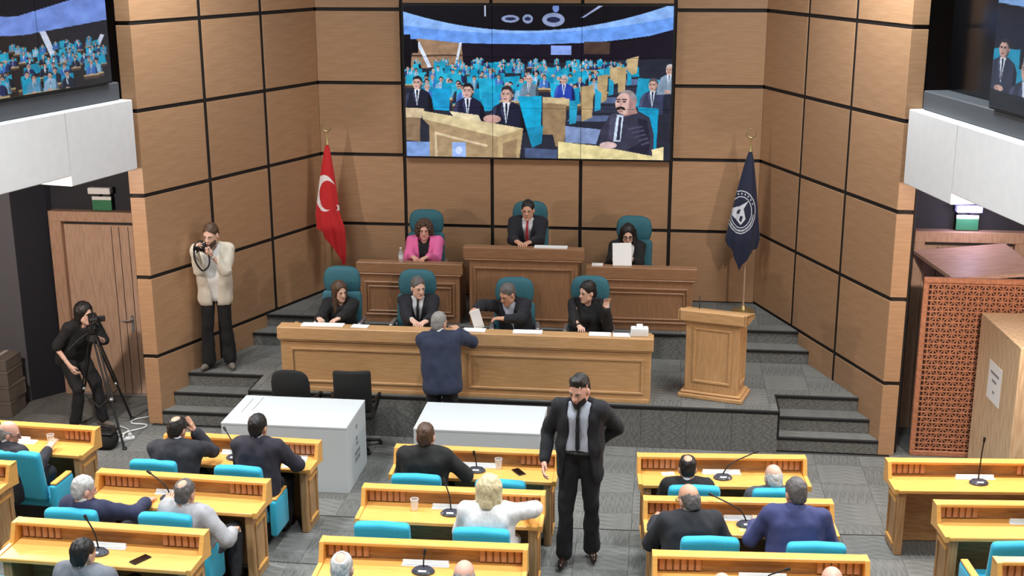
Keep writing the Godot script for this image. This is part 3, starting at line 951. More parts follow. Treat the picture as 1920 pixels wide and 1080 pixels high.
	# front row
	ipoly(img, [V(190, 540), V(310, 545), V(300, 690), V(170, 680)], Color(0.1, 0.62, 0.84))
	ipoly(img, [V(520, 560), V(640, 570), V(640, 680), V(540, 690)], Color(0.12, 0.62, 0.8))
	iman(img, 85, 500, 90, Color(0.12, 0.13, 0.2), Color(0.16, 0.15, 0.18))
	iman(img, 430, 550, 100, Color(0.13, 0.13, 0.24), Color(0.12, 0.11, 0.13))
	iman(img, 690, 570, 112, Color(0.12, 0.13, 0.22), Color(0.2, 0.18, 0.2))
	ipoly(img, [V(762, 590), V(925, 585), V(920, 790), V(820, 800)], Color(0.08, 0.66, 0.84))
	ipoly(img, [V(820, 800), V(935, 780), V(925, 900), V(860, 930)], Color(0.1, 0.56, 0.72))
	ipoly(img, [V(0, 670), V(130, 675), V(110, 740), V(0, 735)], Color(0.82, 0.74, 0.6))
	ipoly(img, [V(0, 735), V(100, 740), V(95, 900), V(0, 890)], Color(0.56, 0.46, 0.36))
	ipoly(img, [V(0, 900), V(160, 900), V(160, H), V(0, H)], Color(0.5, 0.62, 0.85))
	ipoly(img, [V(115, 690), V(800, 800), V(640, 885), V(115, 745)], Color(0.86, 0.79, 0.62))
	ipoly(img, [V(115, 745), V(630, 860), V(625, H), V(160, H), V(160, 790)], Color(0.68, 0.58, 0.44))
	ipoly(img, [V(195, 830), V(560, 915), V(555, 930), V(210, 850), V(215, H), V(195, H)], Color(0.86, 0.78, 0.64))
	ipoly(img, [V(630, 860), V(800, 800), V(775, H), V(625, H)], Color(0.74, 0.64, 0.48))
	ipoly(img, [V(660, 905), V(760, 870), V(750, H), V(660, H)], Color(0.6, 0.5, 0.38))
	irect(img, 315, 900, 410, H, Color(0.62, 0.74, 0.98))
	ioval(img, 362, 955, 22, 28, Color(0.82, 0.88, 1.0))
	ipoly(img, [V(300, 690), V(500, 715), V(520, 760), V(330, 730)], Color(0.9, 0.84, 0.7))
	ioval(img, 590, 740, 60, 28, Color(0.8, 0.64, 0.6))
	# floor, then the man with a moustache at the right
	ipoly(img, [V(810, 930), V(1030, 940), V(1030, H), V(810, H)], Color(0.3, 0.36, 0.5))
	ipoly(img, [V(1085, 780), V(1320, 800), V(1290, 900), V(1085, 890)], Color(0.5, 0.58, 0.75))
	ipoly(img, [V(1560, 650), V(1700, 660), V(1690, 960), V(1640, 960)], Color(0.08, 0.6, 0.78))
	ipoly(img, [V(1380, 700), V(1440, 680), V(1560, 672), V(1640, 715), V(1672, 830), V(1670, 990), V(1560, 985), V(1310, 905), V(1322, 800)], Color(0.22, 0.22, 0.3))
	ipoly(img, [V(1560, 720), V(1625, 735), V(1650, 860), V(1640, 985), V(1560, 975), V(1500, 930), V(1590, 880)], Color(0.15, 0.15, 0.22))
	for k in 5:
		ipoly(img, [V(1500 + k * 22, 790 + k * 26), V(1590 + k * 12, 770 + k * 26), V(1600 + k * 12, 782 + k * 26), V(1505 + k * 22, 800 + k * 26)], Color(0.3, 0.3, 0.4))
	ipoly(img, [V(1425, 698), V(1470, 705), V(1452, 880), V(1400, 880)], Color(0.8, 0.86, 0.94))
	ipoly(img, [V(1440, 715), V(1456, 715), V(1446, 870), V(1424, 870)], Color(0.2, 0.2, 0.3))
	ipoly(img, [V(1380, 700), V(1425, 690), V(1402, 880), V(1370, 860)], Color(0.3, 0.3, 0.4))
	ipoly(img, [V(1455, 660), V(1545, 640), V(1560, 690), V(1470, 712)], Color(0.66, 0.5, 0.48))
	ioval(img, 1490, 612, 66, 74, Color(0.6, 0.56, 0.58))
	ioval(img, 1470, 630, 58, 70, Color(0.85, 0.7, 0.67))
	ipoly(img, [V(1500, 570), V(1530, 600), V(1525, 670), V(1490, 695), V(1505, 640)], Color(0.68, 0.54, 0.53))
	ioval(img, 1532, 632, 13, 24, Color(0.72, 0.55, 0.54))
	for q in [1432, 1472]:
		irect(img, q - 16, 598, q + 16, 606, Color(0.25, 0.2, 0.22))
		ioval(img, q, 617, 11, 5, Color(0.2, 0.15, 0.17))
	ipoly(img, [V(1444, 610), V(1456, 610), V(1460, 645), V(1436, 645)], Color(0.76, 0.6, 0.58))
	ipoly(img, [V(1422, 654), V(1448, 648), V(1474, 654), V(1480, 670), V(1448, 664), V(1420, 672)], Color(0.16, 0.12, 0.13))
	irect(img, 1434, 674, 1462, 680, Color(0.6, 0.4, 0.4))
	ipoly(img, [V(1035, 885), V(1300, 910), V(1740, 985), V(1740, H), V(1035, H)], Color(0.9, 0.84, 0.62))
	ipoly(img, [V(1660, 930), V(1740, 910), V(1740, H), V(1670, H)], Color(0.92, 0.86, 0.66))
	ioval(img, 1370, 905, 58, 24, Color(0.86, 0.74, 0.74))
	camera_finish(img, 5)
	return ImageTexture.create_from_image(img)

func side_picture(kind: int) -> ImageTexture:
	var W := 1024
	var H := 512
	var img := Image.create(W, H, false, Image.FORMAT_RGB8)
	var rng := RandomNumberGenerator.new()
	rng.seed = 40 + kind
	img.fill(Color(0.07, 0.06, 0.08))
	if kind == 0:
		# hall with seats, the pale fascia and two slanted posts
		ipoly(img, [V(0, 130), V(600, 165), V(W, 70), V(W, 215), V(620, 250), V(0, 215)], Color(0.5, 0.62, 0.95))
		ipoly(img, [V(0, 215), V(620, 250), V(W, 215), V(W, 512), V(0, 512)], Color(0.16, 0.13, 0.12))
		ipoly(img, [V(690, 240), V(720, 240), V(770, 380), V(740, 380)], Color(0.85, 0.88, 0.98))
		ipoly(img, [V(985, 280), V(1005, 285), V(930, 420), V(905, 415)], Color(0.85, 0.88, 0.98))
		for q in [[200, 60], [420, 55]]:
			ioval(img, q[0], q[1], 70, 30, Color(0.5, 0.55, 0.68))
			ioval(img, q[0], q[1], 45, 14, Color(0.15, 0.17, 0.25))
		crowd(img, rng, 0, 1010, 285, 380, 120, 13, 19)
		crowd(img, rng, 0, 960, 380, 450, 40, 22, 32)
	else:
		ipoly(img, [V(0, 0), V(W, 60), V(W, 150), V(0, 95)], Color(0.55, 0.72, 0.95))
		ipoly(img, [V(0, 95), V(W, 150), V(W, 512), V(0, 512)], Color(0.13, 0.12, 0.13))
		crowd(img, rng, 60, 1000, 230, 300, 16, 22, 28)
		for q in [[58, 265, 78], [200, 330, 104], [420, 290, 84], [640, 280, 80], [880, 300, 84]]:
			ipoly(img, [V(q[0] - 60, q[1] + 10), V(q[0] + 90, q[1]), V(q[0] + 95, q[1] + 150), V(q[0] - 60, q[1] + 160)], Color(0.15, 0.6, 0.75))
			iman(img, q[0], q[1], q[2], Color(0.2, 0.22, 0.3), Color(0.2, 0.18, 0.18) if q[2] < 100 else Color(0.55, 0.54, 0.55))
		ipoly(img, [V(0, 440), V(W, 470), V(W, 512), V(0, 512)], Color(0.14, 0.15, 0.18))
	camera_finish(img, 6 + kind)
	return ImageTexture.create_from_image(img)

func screen_mat(tex: Texture2D, e: float) -> StandardMaterial3D:
	var m := StandardMaterial3D.new()
	m.albedo_color = Color(0.01, 0.01, 0.01)
	m.roughness = 0.25
	m.emission_enabled = true
	m.emission = Color.WHITE
	m.emission_texture = tex
	m.emission_operator = BaseMaterial3D.EMISSION_OP_MULTIPLY
	m.emission_energy_multiplier = e
	return m

func uv_panel(w: float, h: float, d: float, u0: float, v0: float, u1: float, v1: float) -> ArrayMesh:
	var st := new_st()
	var q := [[Vector3(-w / 2, h / 2, d / 2), Vector2(u0, v0)], [Vector3(w / 2, h / 2, d / 2), Vector2(u1, v0)], [Vector3(w / 2, -h / 2, d / 2), Vector2(u1, v1)], [Vector3(-w / 2, -h / 2, d / 2), Vector2(u0, v1)]]
	for j in [0, 1, 2, 0, 2, 3]:
		st.set_normal(Vector3(0, 0, 1))
		st.set_uv(q[j][1])
		st.add_vertex(q[j][0])
	return st.commit()

func build_video_walls() -> void:
	var x0 := -1.765
	var x1 := 1.795
	var y0 := 2.82
	var y1 := 4.832
	var w := x1 - x0
	var h := y1 - y0
	var t := thing("video_wall", "large video wall above the stage showing a council hall with teal seats", "video wall", Vector3((x0 + x1) / 2, y0, 0.0))
	part("housing", cbox(w + 0.05, h + 0.05, 0.09, 0.006), M.black, t, Vector3(0, h / 2, 0.045))
	var m := screen_mat(main_picture(), SCREEN)
	for i in 3:
		for j in 3:
			var p := part("display_panel", cbox(w / 3 - 0.003, h / 3 - 0.002, 0.02, 0.002), M.black_gloss, t, Vector3((i - 1) * w / 3, h / 2 - (j - 1) * h / 3, 0.095))
			part("picture", uv_panel(w / 3 - 0.006, h / 3 - 0.004, 0.0, i / 3.0, j / 3.0, (i + 1) / 3.0, (j + 1) / 3.0), m, p, Vector3(0, 0, 0.0108))
	var l := AreaLight3D.new()
	l.name = "screen_light"
	l.area_size = Vector2(w, h)
	l.light_color = Color(0.72, 0.84, 1.0)
	l.light_energy = 0.25
	l.area_range = 25
	l.shadow_enabled = true
	l.position = Vector3(0, h / 2, 0.13)
	l.rotation = Vector3(0, PI, 0)
	t.add_child(l)
	var ang := atan2(0.218, 0.976)
	for s in [-1, 1]:
		var dir := Vector3(s * 0.218, 0, 0.976)
		var outw := Vector3(s * 0.976, 0, -0.218)
		var o := Vector3(s * 4.262, 0, 3.19)
		var start := 0.25 if s < 0 else 1.62
		var side := "left" if s < 0 else "right"
		var len := 3.4
		var th := 1.15
		var b := thing("side_screen", "dark framed video screen above the white %s bulkhead" % side, "screen", o + dir * (start + len / 2) + outw * 0.13 + Vector3(0, 4.14, 0), s * ang - s * PI / 2)
		part("housing", cbox(len + 0.04, th + 0.04, 0.05, 0.004), M.black, b, Vector3(0, th / 2 + 0.02, 0.03))
		var mm := screen_mat(side_picture(0 if s < 0 else 1), SCREEN * 0.75)
		for i in 3:
			var p := part("display_panel", cbox(len / 3 - 0.003, th - 0.002, 0.014, 0.002), M.black_gloss, b, Vector3((i - 1) * len / 3, th / 2 + 0.02, 0.06))
			part("picture", uv_panel(len / 3 - 0.006, th - 0.006, 0.0, i / 3.0, 0.0, (i + 1) / 3.0, 1.0), mm, p, Vector3(0, 0, 0.0078))
const SCREEN := 1.0

# ---------------------------------------------------------------- stage furniture
# rectangular moulding of four bars on a face that looks towards +z
func moulding(parent: Node, x0: float, x1: float, y0: float, y1: float, z: float, m: Material, w := 0.032, d := 0.022) -> void:
	part("moulding", cbox(x1 - x0, w, d, 0.007), m, parent, Vector3((x0 + x1) / 2, y1 - w / 2, z))
	part("moulding", cbox(x1 - x0, w, d, 0.007), m, parent, Vector3((x0 + x1) / 2, y0 + w / 2, z))
	part("moulding", cbox(w, y1 - y0 - 2 * w, d, 0.007), m, parent, Vector3(x0 + w / 2, (y0 + y1) / 2, z))
	part("moulding", cbox(w, y1 - y0 - 2 * w, d, 0.007), m, parent, Vector3(x1 - w / 2, (y0 + y1) / 2, z))

func build_stage_furniture() -> void:
	# long front desk
	var d := thing("front_desk", "long pale wooden desk with two moulded panels at the front of the stage", "desk", Vector3(-0.53, STAGE, 3.15))
	var hw := 2.17
	part("front_panel", cbox(2 * hw, 0.66, 0.05, 0.006), M.stage_wood, d, Vector3(0, 0.33, -0.025))
	for s in [-1, 1]:
		part("end_panel", cbox(0.05, 0.66, 0.56, 0.006), M.stage_wood, d, Vector3(s * (hw - 0.025), 0.33, -0.33))
	part("ledge", cbox(2 * hw + 0.05, 0.15, 0.2, 0.008), M.stage_trim, d, Vector3(0, 0.715, -0.05))
	part("ledge_moulding", cbox(2 * hw + 0.02, 0.03, 0.03, 0.008), M.stage_trim, d, Vector3(0, 0.632, 0.018))
	part("worktop", cbox(2 * hw - 0.11, 0.03, 0.44, 0.004), M.stage_trim, d, Vector3(0, 0.6, -0.28))
	part("back_apron", cbox(2 * hw - 0.11, 0.16, 0.02, 0.004), M.stage_wood, d, Vector3(0, 0.7, -0.14))
	moulding(d, -2.05, -0.15, 0.105, 0.535, 0.008, M.stage_trim)
	moulding(d, 0.065, 2.09, 0.105, 0.535, 0.008, M.stage_trim)
	part("plinth", cbox(2 * hw - 0.03, 0.05, 0.02, 0.004), M.stage_wood, d, Vector3(0, 0.025, 0.006))
	# three desks of the upper row; the middle one is taller
	for q in [[-2.2, -0.8, 0.80, 0.14, "left hand brown wooden desk of the upper row, behind it sits the woman in pink"], [-0.79, 0.758, 1.04, 0.145, "tall brown wooden desk in the middle of the upper row"], [0.77, 2.18, 0.82, 0.15, "right hand brown wooden desk of the upper row"]]:
		var x0: float = q[0]
		var x1: float = q[1]
		var h: float = q[2]
		var ah: float = q[3]
		var mid := (x0 + x1) / 2
		var w := x1 - x0
		var tall := h > 0.9
		var t := thing("upper_desk", q[4], "desk", Vector3(mid, UPPER, 1.42 + (0.03 if tall else 0.0)), 0, "desks of the upper row")
		var bw := w - (0.16 if tall else 0.1)
		part("front_panel", cbox(bw, h - ah, 0.05, 0.006), M.upper_wood, t, Vector3(0, (h - ah) / 2, -0.04))
		for s in [-1, 1]:
			part("end_panel", cbox(0.05, h - ah, 0.5, 0.006), M.upper_wood, t, Vector3(s * (bw / 2 - 0.025), (h - ah) / 2, -0.316))
		part("ledge", cbox(w - 0.004, ah, 0.16, 0.008), M.upper_trim, t, Vector3(0, h - ah / 2, -0.08))
		part("ledge_moulding", cbox(w - 0.04, 0.025, 0.03, 0.008), M.upper_trim, t, Vector3(0, h - ah - 0.013, -0.01))
		part("worktop", cbox(bw - 0.11, 0.03, 0.42, 0.004), M.upper_trim, t, Vector3(0, h - 0.2, -0.28))
		moulding(t, -bw / 2 + 0.055, bw / 2 - 0.055, 0.09, h - ah - 0.11, -0.008, M.upper_trim, 0.028)
		if not tall:
			moulding(t, -bw / 2 + 0.1, bw / 2 - 0.1, 0.14, h - ah - 0.17, -0.01, M.upper_trim, 0.022)
	# lectern
	var l := thing("lectern", "pale wooden lectern with a moulded front panel on the right of the stage", "lectern", Vector3(2.38, STAGE, 2.76), -0.27)
	part("plinth", cbox(0.76, 0.05, 0.46, 0.008), M.lectern_trim, l, Vector3(0, 0.025, 0))
	part("plinth", cbox(0.71, 0.035, 0.42, 0.012), M.lectern_trim, l, Vector3(0, 0.067, 0))
	part("body", cbox(0.63, 0.86, 0.36, 0.01), M.lectern, l, Vector3(0, 0.51, 0))
	moulding(l, -0.225, 0.225, 0.19, 0.86, 0.186, M.lectern_trim, 0.035, 0.02)
	for yy in [0.2, 0.85]:
		part("side_moulding", cbox(0.02, 0.03, 0.26, 0.006), M.lectern_trim, l, Vector3(0.32, yy, 0))
	for zz in [-0.12, 0.12]:
		part("side_moulding", cbox(0.02, 0.62, 0.03, 0.006), M.lectern_trim, l, Vector3(0.32, 0.525, zz))
	part("head", cbox(0.79, 0.13, 0.1, 0.01), M.lectern_trim, l, Vector3(0, 1.0, 0.2))
	part("head_moulding", cbox(0.72, 0.03, 0.4, 0.012), M.lectern_trim, l, Vector3(0, 0.935, 0.02))
	var rt := part("reading_top", cbox(0.79, 0.03, 0.44, 0.006), M.lectern_trim, l, Vector3(0, 1.0, 0.0), Vector3(-0.2, 0, 0))
	part("side_cheek", extrude_x([Vector2(-0.22, 0.925), Vector2(0.25, 0.94), Vector2(0.25, 1.065), Vector2(-0.22, 0.975)], 0.03), M.lectern_trim, l, Vector3(0.38, 0, 0))
	part("side_cheek", extrude_x([Vector2(-0.22, 0.925), Vector2(0.25, 0.94), Vector2(0.25, 1.065), Vector2(-0.22, 0.975)], 0.03), M.lectern_trim, l, Vector3(-0.38, 0, 0))
	part("microphone_stem", tube(curve([Vector3(-0.2, 0.02, 0.05), Vector3(-0.2, 0.1, 0.05), Vector3(-0.22, 0.17, 0.0)], 5), 0.006, 6), M.black, rt)
	# tall teal armchairs on the stage
	var proto: Node3D = null
	for q in [[-2.18, STAGE, 2.16, 1.28, 0.0, "behind the front desk at the end below the red flag"], [-1.235, STAGE, 2.16, 1.265, 0.0, "behind the front desk, second from the red flag"], [-0.042, STAGE, 2.16, 1.2, 0.12, "behind the front desk below the tall middle desk"], [0.882, STAGE, 2.16, 1.245, 0.0, "behind the front desk at its box end"], [-1.434, UPPER, 0.46, 1.315, 0.0, "behind the upper desk with the woman in pink"], [-0.028, UPPER + 0.2, 0.46, 1.26, 0.0, "behind the tall middle desk under the video wall"], [1.36, UPPER, 0.46, 1.29, -0.1, "behind the upper desk with the woman reading a sheet"]]:
		var c := thing("armchair", "tall dark teal armchair " + q[5], "armchair", Vector3(q[0], q[1], q[2]), q[4], "tall teal armchairs on the stage")
		var h: float = q[3]
		part("headrest", rbox(0.47, 0.36, 0.12, 0.14, 0.02), M.dark_teal, c, Vector3(0, h - 0.18, 0.02), Vector3(-0.08, 0, 0))
		part("backrest", rbox(0.5, 0.56, 0.13, 0.06, 0.03), M.dark_teal, c, Vector3(0, h - 0.58, 0.06), Vector3(-0.1, 0, 0))
		part("seat", rbox(0.5, 0.12, 0.48, 0.05), M.dark_teal, c, Vector3(0, 0.34, 0.28))
		for s in [-1, 1]:
			part("armrest", rbox(0.06, 0.04, 0.3, 0.02), M.metal, c, Vector3(s * 0.275, 0.64, 0.22))
			part("arm_post", tube([Vector3(s * 0.27, 0.4, 0.14), Vector3(s * 0.28, 0.63, 0.14)], 0.015, 6), M.metal, c)
		part("column", tube([Vector3(0, 0.07, 0.24), Vector3(0, 0.38, 0.24)], 0.03, 8), M.black, c)
		for k in 5:
			var a := TAU * k / 5
			part("foot", tube([Vector3(0, 0.08, 0.24), Vector3(cos(a) * 0.26, 0.035, 0.24 + sin(a) * 0.26)], [0.025, 0.018], 6), M.black, c)
	var pod := thing("chair_platform", "small carpeted plinth under the middle armchair of the upper row", "platform", Vector3(-0.03, UPPER, 0.72))
	part("deck", cbox(1.3, 0.2, 1.1, 0.006), M.riser, pod, Vector3(0, 0.1, 0))
	# flags
	flag(-2.79, 0.4, true)
	flag(2.83, 0.42, false)

func flag(x: float, z: float, red: bool) -> void:
	var label := "red flag with a white crescent and star hanging from a pole" if red else "navy blue flag with a round white emblem hanging from a pole"
	var t := thing("flag", label, "flag", Vector3(x, UPPER, z))
	part("base", lathe([Vector2(0.0, 0.0), Vector2(0.15, 0.0), Vector2(0.15, 0.02), Vector2(0.05, 0.04), Vector2(0.03, 0.09), Vector2(0.0, 0.09)], 20), M.gold, t)
	part("pole", tube([Vector3(0, 0.03, 0), Vector3(0, 2.2, 0)], 0.014, 8), M.door_frame if not red else M.gold, t)
	part("pole_tip", lathe([Vector2(0.0, 2.14), Vector2(0.03, 2.16), Vector2(0.02, 2.2), Vector2(0.01, 2.24), Vector2(0.009, 2.34), Vector2(0.0, 2.34)], 10), M.gold, t)
	var cres := []
	for k in 15:
		var a := deg_to_rad(115 + 310.0 * k / 14 - 25)
		cres.append(Vector3(cos(a) * 0.062, 2.4 + sin(a) * 0.062, 0))
	var rad := []
	for k in 15:
		rad.append(0.003 + 0.011 * sin(PI * k / 14.0))
	part("crescent_finial", tube(cres, rad, 6), M.gold, t)
	# hanging cloth: a closed cone of folds, gathered at the top and wide below, coloured with the flag's own print
	var n := 72
	var m := 48
	var st := new_st()
	var grid := []
	var top := 2.16
	for j in m + 1:
		var v := float(j) / m
		var row := []
		for i in n + 1:
			var u := float(i) / n
			var a := TAU * u
			# u = 0.25 looks at the hall (+z)
			var low: float
			if red:
				low = 0.50 + 0.50 * clampf(0.5 - 0.62 * cos(a), 0.0, 1.0)
			else:
				low = 0.58 + 0.4 * absf(cos(a)) * (1.0 if cos(a) < 0 else 0.75)
			var y := lerpf(top, low, v)
			var drop := (top - y) / 1.6
			var wdt := 0.018 + (0.215 if red else 0.245) * pow(clampf(drop, 0, 1), 0.75)
			if drop > 0.72:
				wdt *= 1.0 - 0.55 * (drop - 0.72) / 0.28
			var fold := 1.0 + 0.10 * sin(a * 7.0 + 1.0) * v + 0.05 * sin(a * 13.0) * v
			var lean := (-0.05 if red else -0.085) * drop + (0.13 * maxf(0.0, drop - 0.6) / 0.4 if red else 0.0)
			row.append(Vector3(cos(a) * wdt * fold + lean, y, sin(a) * wdt * 0.62 * fold))
		grid.append(row)
	var vid := [[], []]
	for j in m:
		for i in n:
			var q := [grid[j][i], grid[j][i + 1], grid[j + 1][i + 1], grid[j + 1][i]]
			var c: Vector3 = (q[0] + q[1] + q[2] + q[3]) / 4
			for k in [0, 1, 2, 0, 2, 3]:
				var p: Vector3 = q[k]
				st.set_uv(Vector2((p.x + 0.3) / 0.6, (top - p.y) / 1.7))
				st.add_vertex(p)
	st.index()
	st.generate_normals()
	var mat := StandardMaterial3D.new()
	mat.albedo_texture = flag_print(red)
	mat.roughness = 0.7
	mat.rim_enabled = true
	mat.rim = 0.3
	part("cloth", st.commit(), mat, t)

# print of the flag cloth as it shows on the outer folds
func flag_print(red: bool) -> ImageTexture:
	var W := 480
	var H := 1360
	var img := Image.create(W, H, false, Image.FORMAT_RGB8)
	# 800 pixels to the metre; x = 240 is the pole
	if red:
		img.fill(Color(0.78, 0.09, 0.11))
		ioval(img, 206, 525, 118, 200, Color(0.93, 0.9, 0.9))
		ioval(img, 238, 545, 98, 160, Color(0.78, 0.09, 0.11))
		var s := []
		for k in 10:
			var r := 62.0 if k % 2 == 0 else 26.0
			s.append(V(352 + cos(TAU * k / 10) * r * 0.6, 690 + sin(TAU * k / 10) * r))
		ipoly(img, s, Color(0.93, 0.9, 0.9))
	else:
		var navy := Color(0.085, 0.115, 0.23)
		var white := Color(0.82, 0.84, 0.88)
		img.fill(navy)
		var ex := 168.0
		var ey := 628.0
		ioval(img, ex, ey, 152, 228, white)
		ioval(img, ex, ey, 143, 217, navy)
		ioval(img, ex, ey, 112, 168, white)
		ioval(img, ex, ey, 104, 158, navy)
		ipoly(img, [V(ex - 88, ey - 36), V(ex - 20, ey - 62), V(ex + 72, ey - 120), V(ex + 24, ey - 36), V(ex + 48, ey + 71), V(ex, ey + 133), V(ex - 48, ey + 80), V(ex - 96, ey + 36)], white)
		ipoly(img, [V(ex - 36, ey - 18), V(ex - 4, ey - 36), V(ex - 20, ey + 18), V(ex - 48, ey + 18)], navy)
		ipoly(img, [V(ex - 8, ey + 36), V(ex + 20, ey + 44), V(ex + 4, ey + 107), V(ex - 20, ey + 80)], navy)
		# ring of small letters, too small to read
		for k in 26:
			var a := PI * 0.06 + PI * 0.88 * k / 25
			ioval(img, ex + cos(a) * 128, ey + sin(a) * 193, 5 + (k % 3), 12, white)
		for k in 9:
			var a := PI * 1.15 + PI * 0.7 * k / 8
			ioval(img, ex + cos(a) * 128, ey + sin(a) * 193, 7, 10, white)
	return ImageTexture.create_from_image(img)

# ---------------------------------------------------------------- hall furniture
const DESKS := {
	"Z1": [-4.597, 5.61, -0.045, 1], "A1": [-2.298, 5.711, -0.033, 1], "B1": [0.023, 5.745, 0.006, 1], "C1": [2.33, 5.647, 0.078, 1], "D1": [4.642, 5.50, 0.085, 1],
	"Z2": [-4.813, 6.86, -0.045, 2], "A2": [-2.401, 6.987, -0.033, 2], "B2": [0.009, 6.996, 0.014, 2], "C2": [2.411, 6.934, 0.068, 2], "D2": [4.825, 6.73, 0.085, 2],
	"A3": [-2.478, 8.295, -0.027, 3], "B3": [0.0, 8.30, 0.027, 3], "C3": [2.5, 8.217, 0.061, 3], "D3": [4.987, 8.02, 0.085, 3]}
const BLOCKS := {"Z": "far left block", "A": "left block", "B": "block left of the aisle man", "C": "block right of the aisle", "D": "far right block"}
const ORDER := {"1": "first row from the stage", "2": "second row from the stage", "3": "third row from the stage"}

func make_desk(n: String, label: String) -> Node3D:
	var t := thing(n, label, "desk", Vector3.ZERO, 0, "hall desks")
	var hw := 0.79
	part("modesty_panel", cbox(2 * hw - 0.2, 0.62, 0.03, 0.004), M.desk_dark, t, Vector3(0, 0.315, 0.05))
	for s in [-1, 1]:
		var e := part("end_panel", cbox(0.07, 0.64, 0.34, 0.006), M.desk_side, t, Vector3(s * (hw - 0.085), 0.32, 0.19))
		part("end_moulding", cbox(0.02, 0.03, 0.24, 0.006), M.desk_light, e, Vector3(s * 0.04, 0.2, 0))
		part("end_moulding", cbox(0.02, 0.03, 0.24, 0.006), M.desk_light, e, Vector3(s * 0.04, -0.22, 0))
		part("end_moulding", cbox(0.016, 0.39, 0.025, 0.005), M.desk_side, e, Vector3(s * 0.04, -0.01, 0.108))
		part("end_moulding", cbox(0.016, 0.39, 0.025, 0.005), M.desk_side, e, Vector3(s * 0.04, -0.01, -0.108))
		part("cheek", extrude_x([Vector2(-0.01, 0.60), Vector2(-0.01, 0.82), Vector2(0.1, 0.82), Vector2(0.155, 0.675), Vector2(0.39, 0.672), Vector2(0.39, 0.622), Vector2(0.16, 0.622)], 0.035), M.desk_light, t, Vector3(s * (hw - 0.0175), 0, 0))
	part("worktop", cbox(2 * hw - 0.07, 0.036, 0.37, 0.006), M.desk, t, Vector3(0, 0.648, 0.205))
	part("ledge", cbox(2 * hw, 0.03, 0.1, 0.006), M.desk_light, t, Vector3(0, 0.806, 0.04))
	part("back_board", cbox(2 * hw - 0.07, 0.2, 0.022, 0.004), M.shelf_back, t, Vector3(0, 0.69, 0.012))
	for s in [-1, 1]:
		for k in 6:
			part("lattice_block", cbox(0.042, 0.1, 0.02, 0.005), M.lattice, t, Vector3(s * (hw - 0.075 - 0.054 * k), 0.728, 0.034))
	part("skirt", cbox(2 * hw - 0.1, 0.2, 0.02, 0.004), M.desk_side, t, Vector3(0, 0.52, 0.02))
	return t

func seat_of(key: String, off: float, back := 0.84) -> Vector3:
	var q: Array = DESKS[key]
	var b := Basis(Vector3.UP, q[2])
	return Vector3(q[0], q[3] * TIER, q[1]) + b * Vector3(off, 0, back)

func on_desk(key: String, x: float, z: float, y := 0.666) -> Vector3:
	var q: Array = DESKS[key]
	return Vector3(q[0], q[3] * TIER, q[1]) + Basis(Vector3.UP, q[2]) * Vector3(x, y, z)

func make_seat(label: String) -> Node3D:
	var t := thing("teal_chair", label, "chair", Vector3.ZERO, 0, "teal chairs of the hall")
	part("backrest", rbox(0.46, 0.52, 0.1, 0.045, 0.02), M.teal, t, Vector3(0, 0.605, -0.04), Vector3(0.16, 0, 0))
	part("seat", rbox(0.5, 0.12, 0.44, 0.045), M.teal, t, Vector3(0, 0.31, -0.3))
	for s in [-1, 1]:
		part("arm_panel", rbox(0.07, 0.36, 0.36, 0.03), M.teal, t, Vector3(s * 0.295, 0.33, -0.2))
		part("armrest", cbox(0.062, 0.022, 0.31, 0.006), M.desk_light, t, Vector3(s * 0.295, 0.52, -0.2))
	part("pedestal", cbox(0.34, 0.26, 0.3, 0.01), M.black, t, Vector3(0, 0.13, -0.26))
	return t

const SEATS := {
	"Z1b": ["Z1", 0.37, 0.80], "Z1a": ["Z1", -0.39, 0.84],
	"A1a": ["A1", -0.58, 0.795], "A1b": ["A1", 0.25, 0.81], "B1a": ["B1", -0.445, 0.78], "B1b": ["B1", 0.325, 0.82],
	"C1a": ["C1", -0.33, 0.82], "C1b": ["C1", 0.4, 0.86],
	"A2a": ["A2", -0.6, 0.90], "A2b": ["A2", 0.2, 0.865], "B2a": ["B2", -0.46, 0.815], "B2b": ["B2", 0.345, 0.845],
	"C2a": ["C2", -0.31, 0.83], "C2b": ["C2", 0.5, 0.885],
	"A3a": ["A3", -0.45, 1.0], "A3b": ["A3", 0.35, 1.0], "B3a": ["B3", -0.40, 1.0], "B3b": ["B3", 0.42, 1.0], "C3a": ["C3", -0.45, 1.0], "C3b": ["C3", 0.42, 1.0],
	"D2a": ["D2", -0.36, 0.84], "D3a": ["D3", -0.36, 0.84]}
const SEAT_SAY := {
	"Z1b": "under the bald man beside the camera tripod", "Z1a": "at the left edge of the picture in the first row",
	"A1a": "behind the man who holds his head", "A1b": "behind the man with papers in front of the white box", "B1a": "behind the man in black facing the white boxes", "B1b": "empty, beside the man in black in the first row",
	"C1a": "behind the dark haired head with a bald spot", "C1b": "behind the bald head left of the blue shirt",
	"A2a": "behind the white haired man at the left", "A2b": "behind the man in a pale grey jacket", "B2a": "empty, beside the blonde woman in white", "B2b": "behind the blonde woman in white",
	"C2a": "behind the bald man in a black jacket", "C2b": "behind the man in a blue shirt",
	"A3a": "behind the dark haired man at the lower left corner", "A3b": "empty, in the third row at the lower left", "B3a": "behind the white haired head at the lower edge", "B3b": "behind the bald head at the lower edge", "C3a": "in the third row right of the aisle, left seat", "C3b": "in the third row right of the aisle, right seat",
	"D2a": "empty, in the second row at the right edge", "D3a": "empty, in the third row at the right edge"}

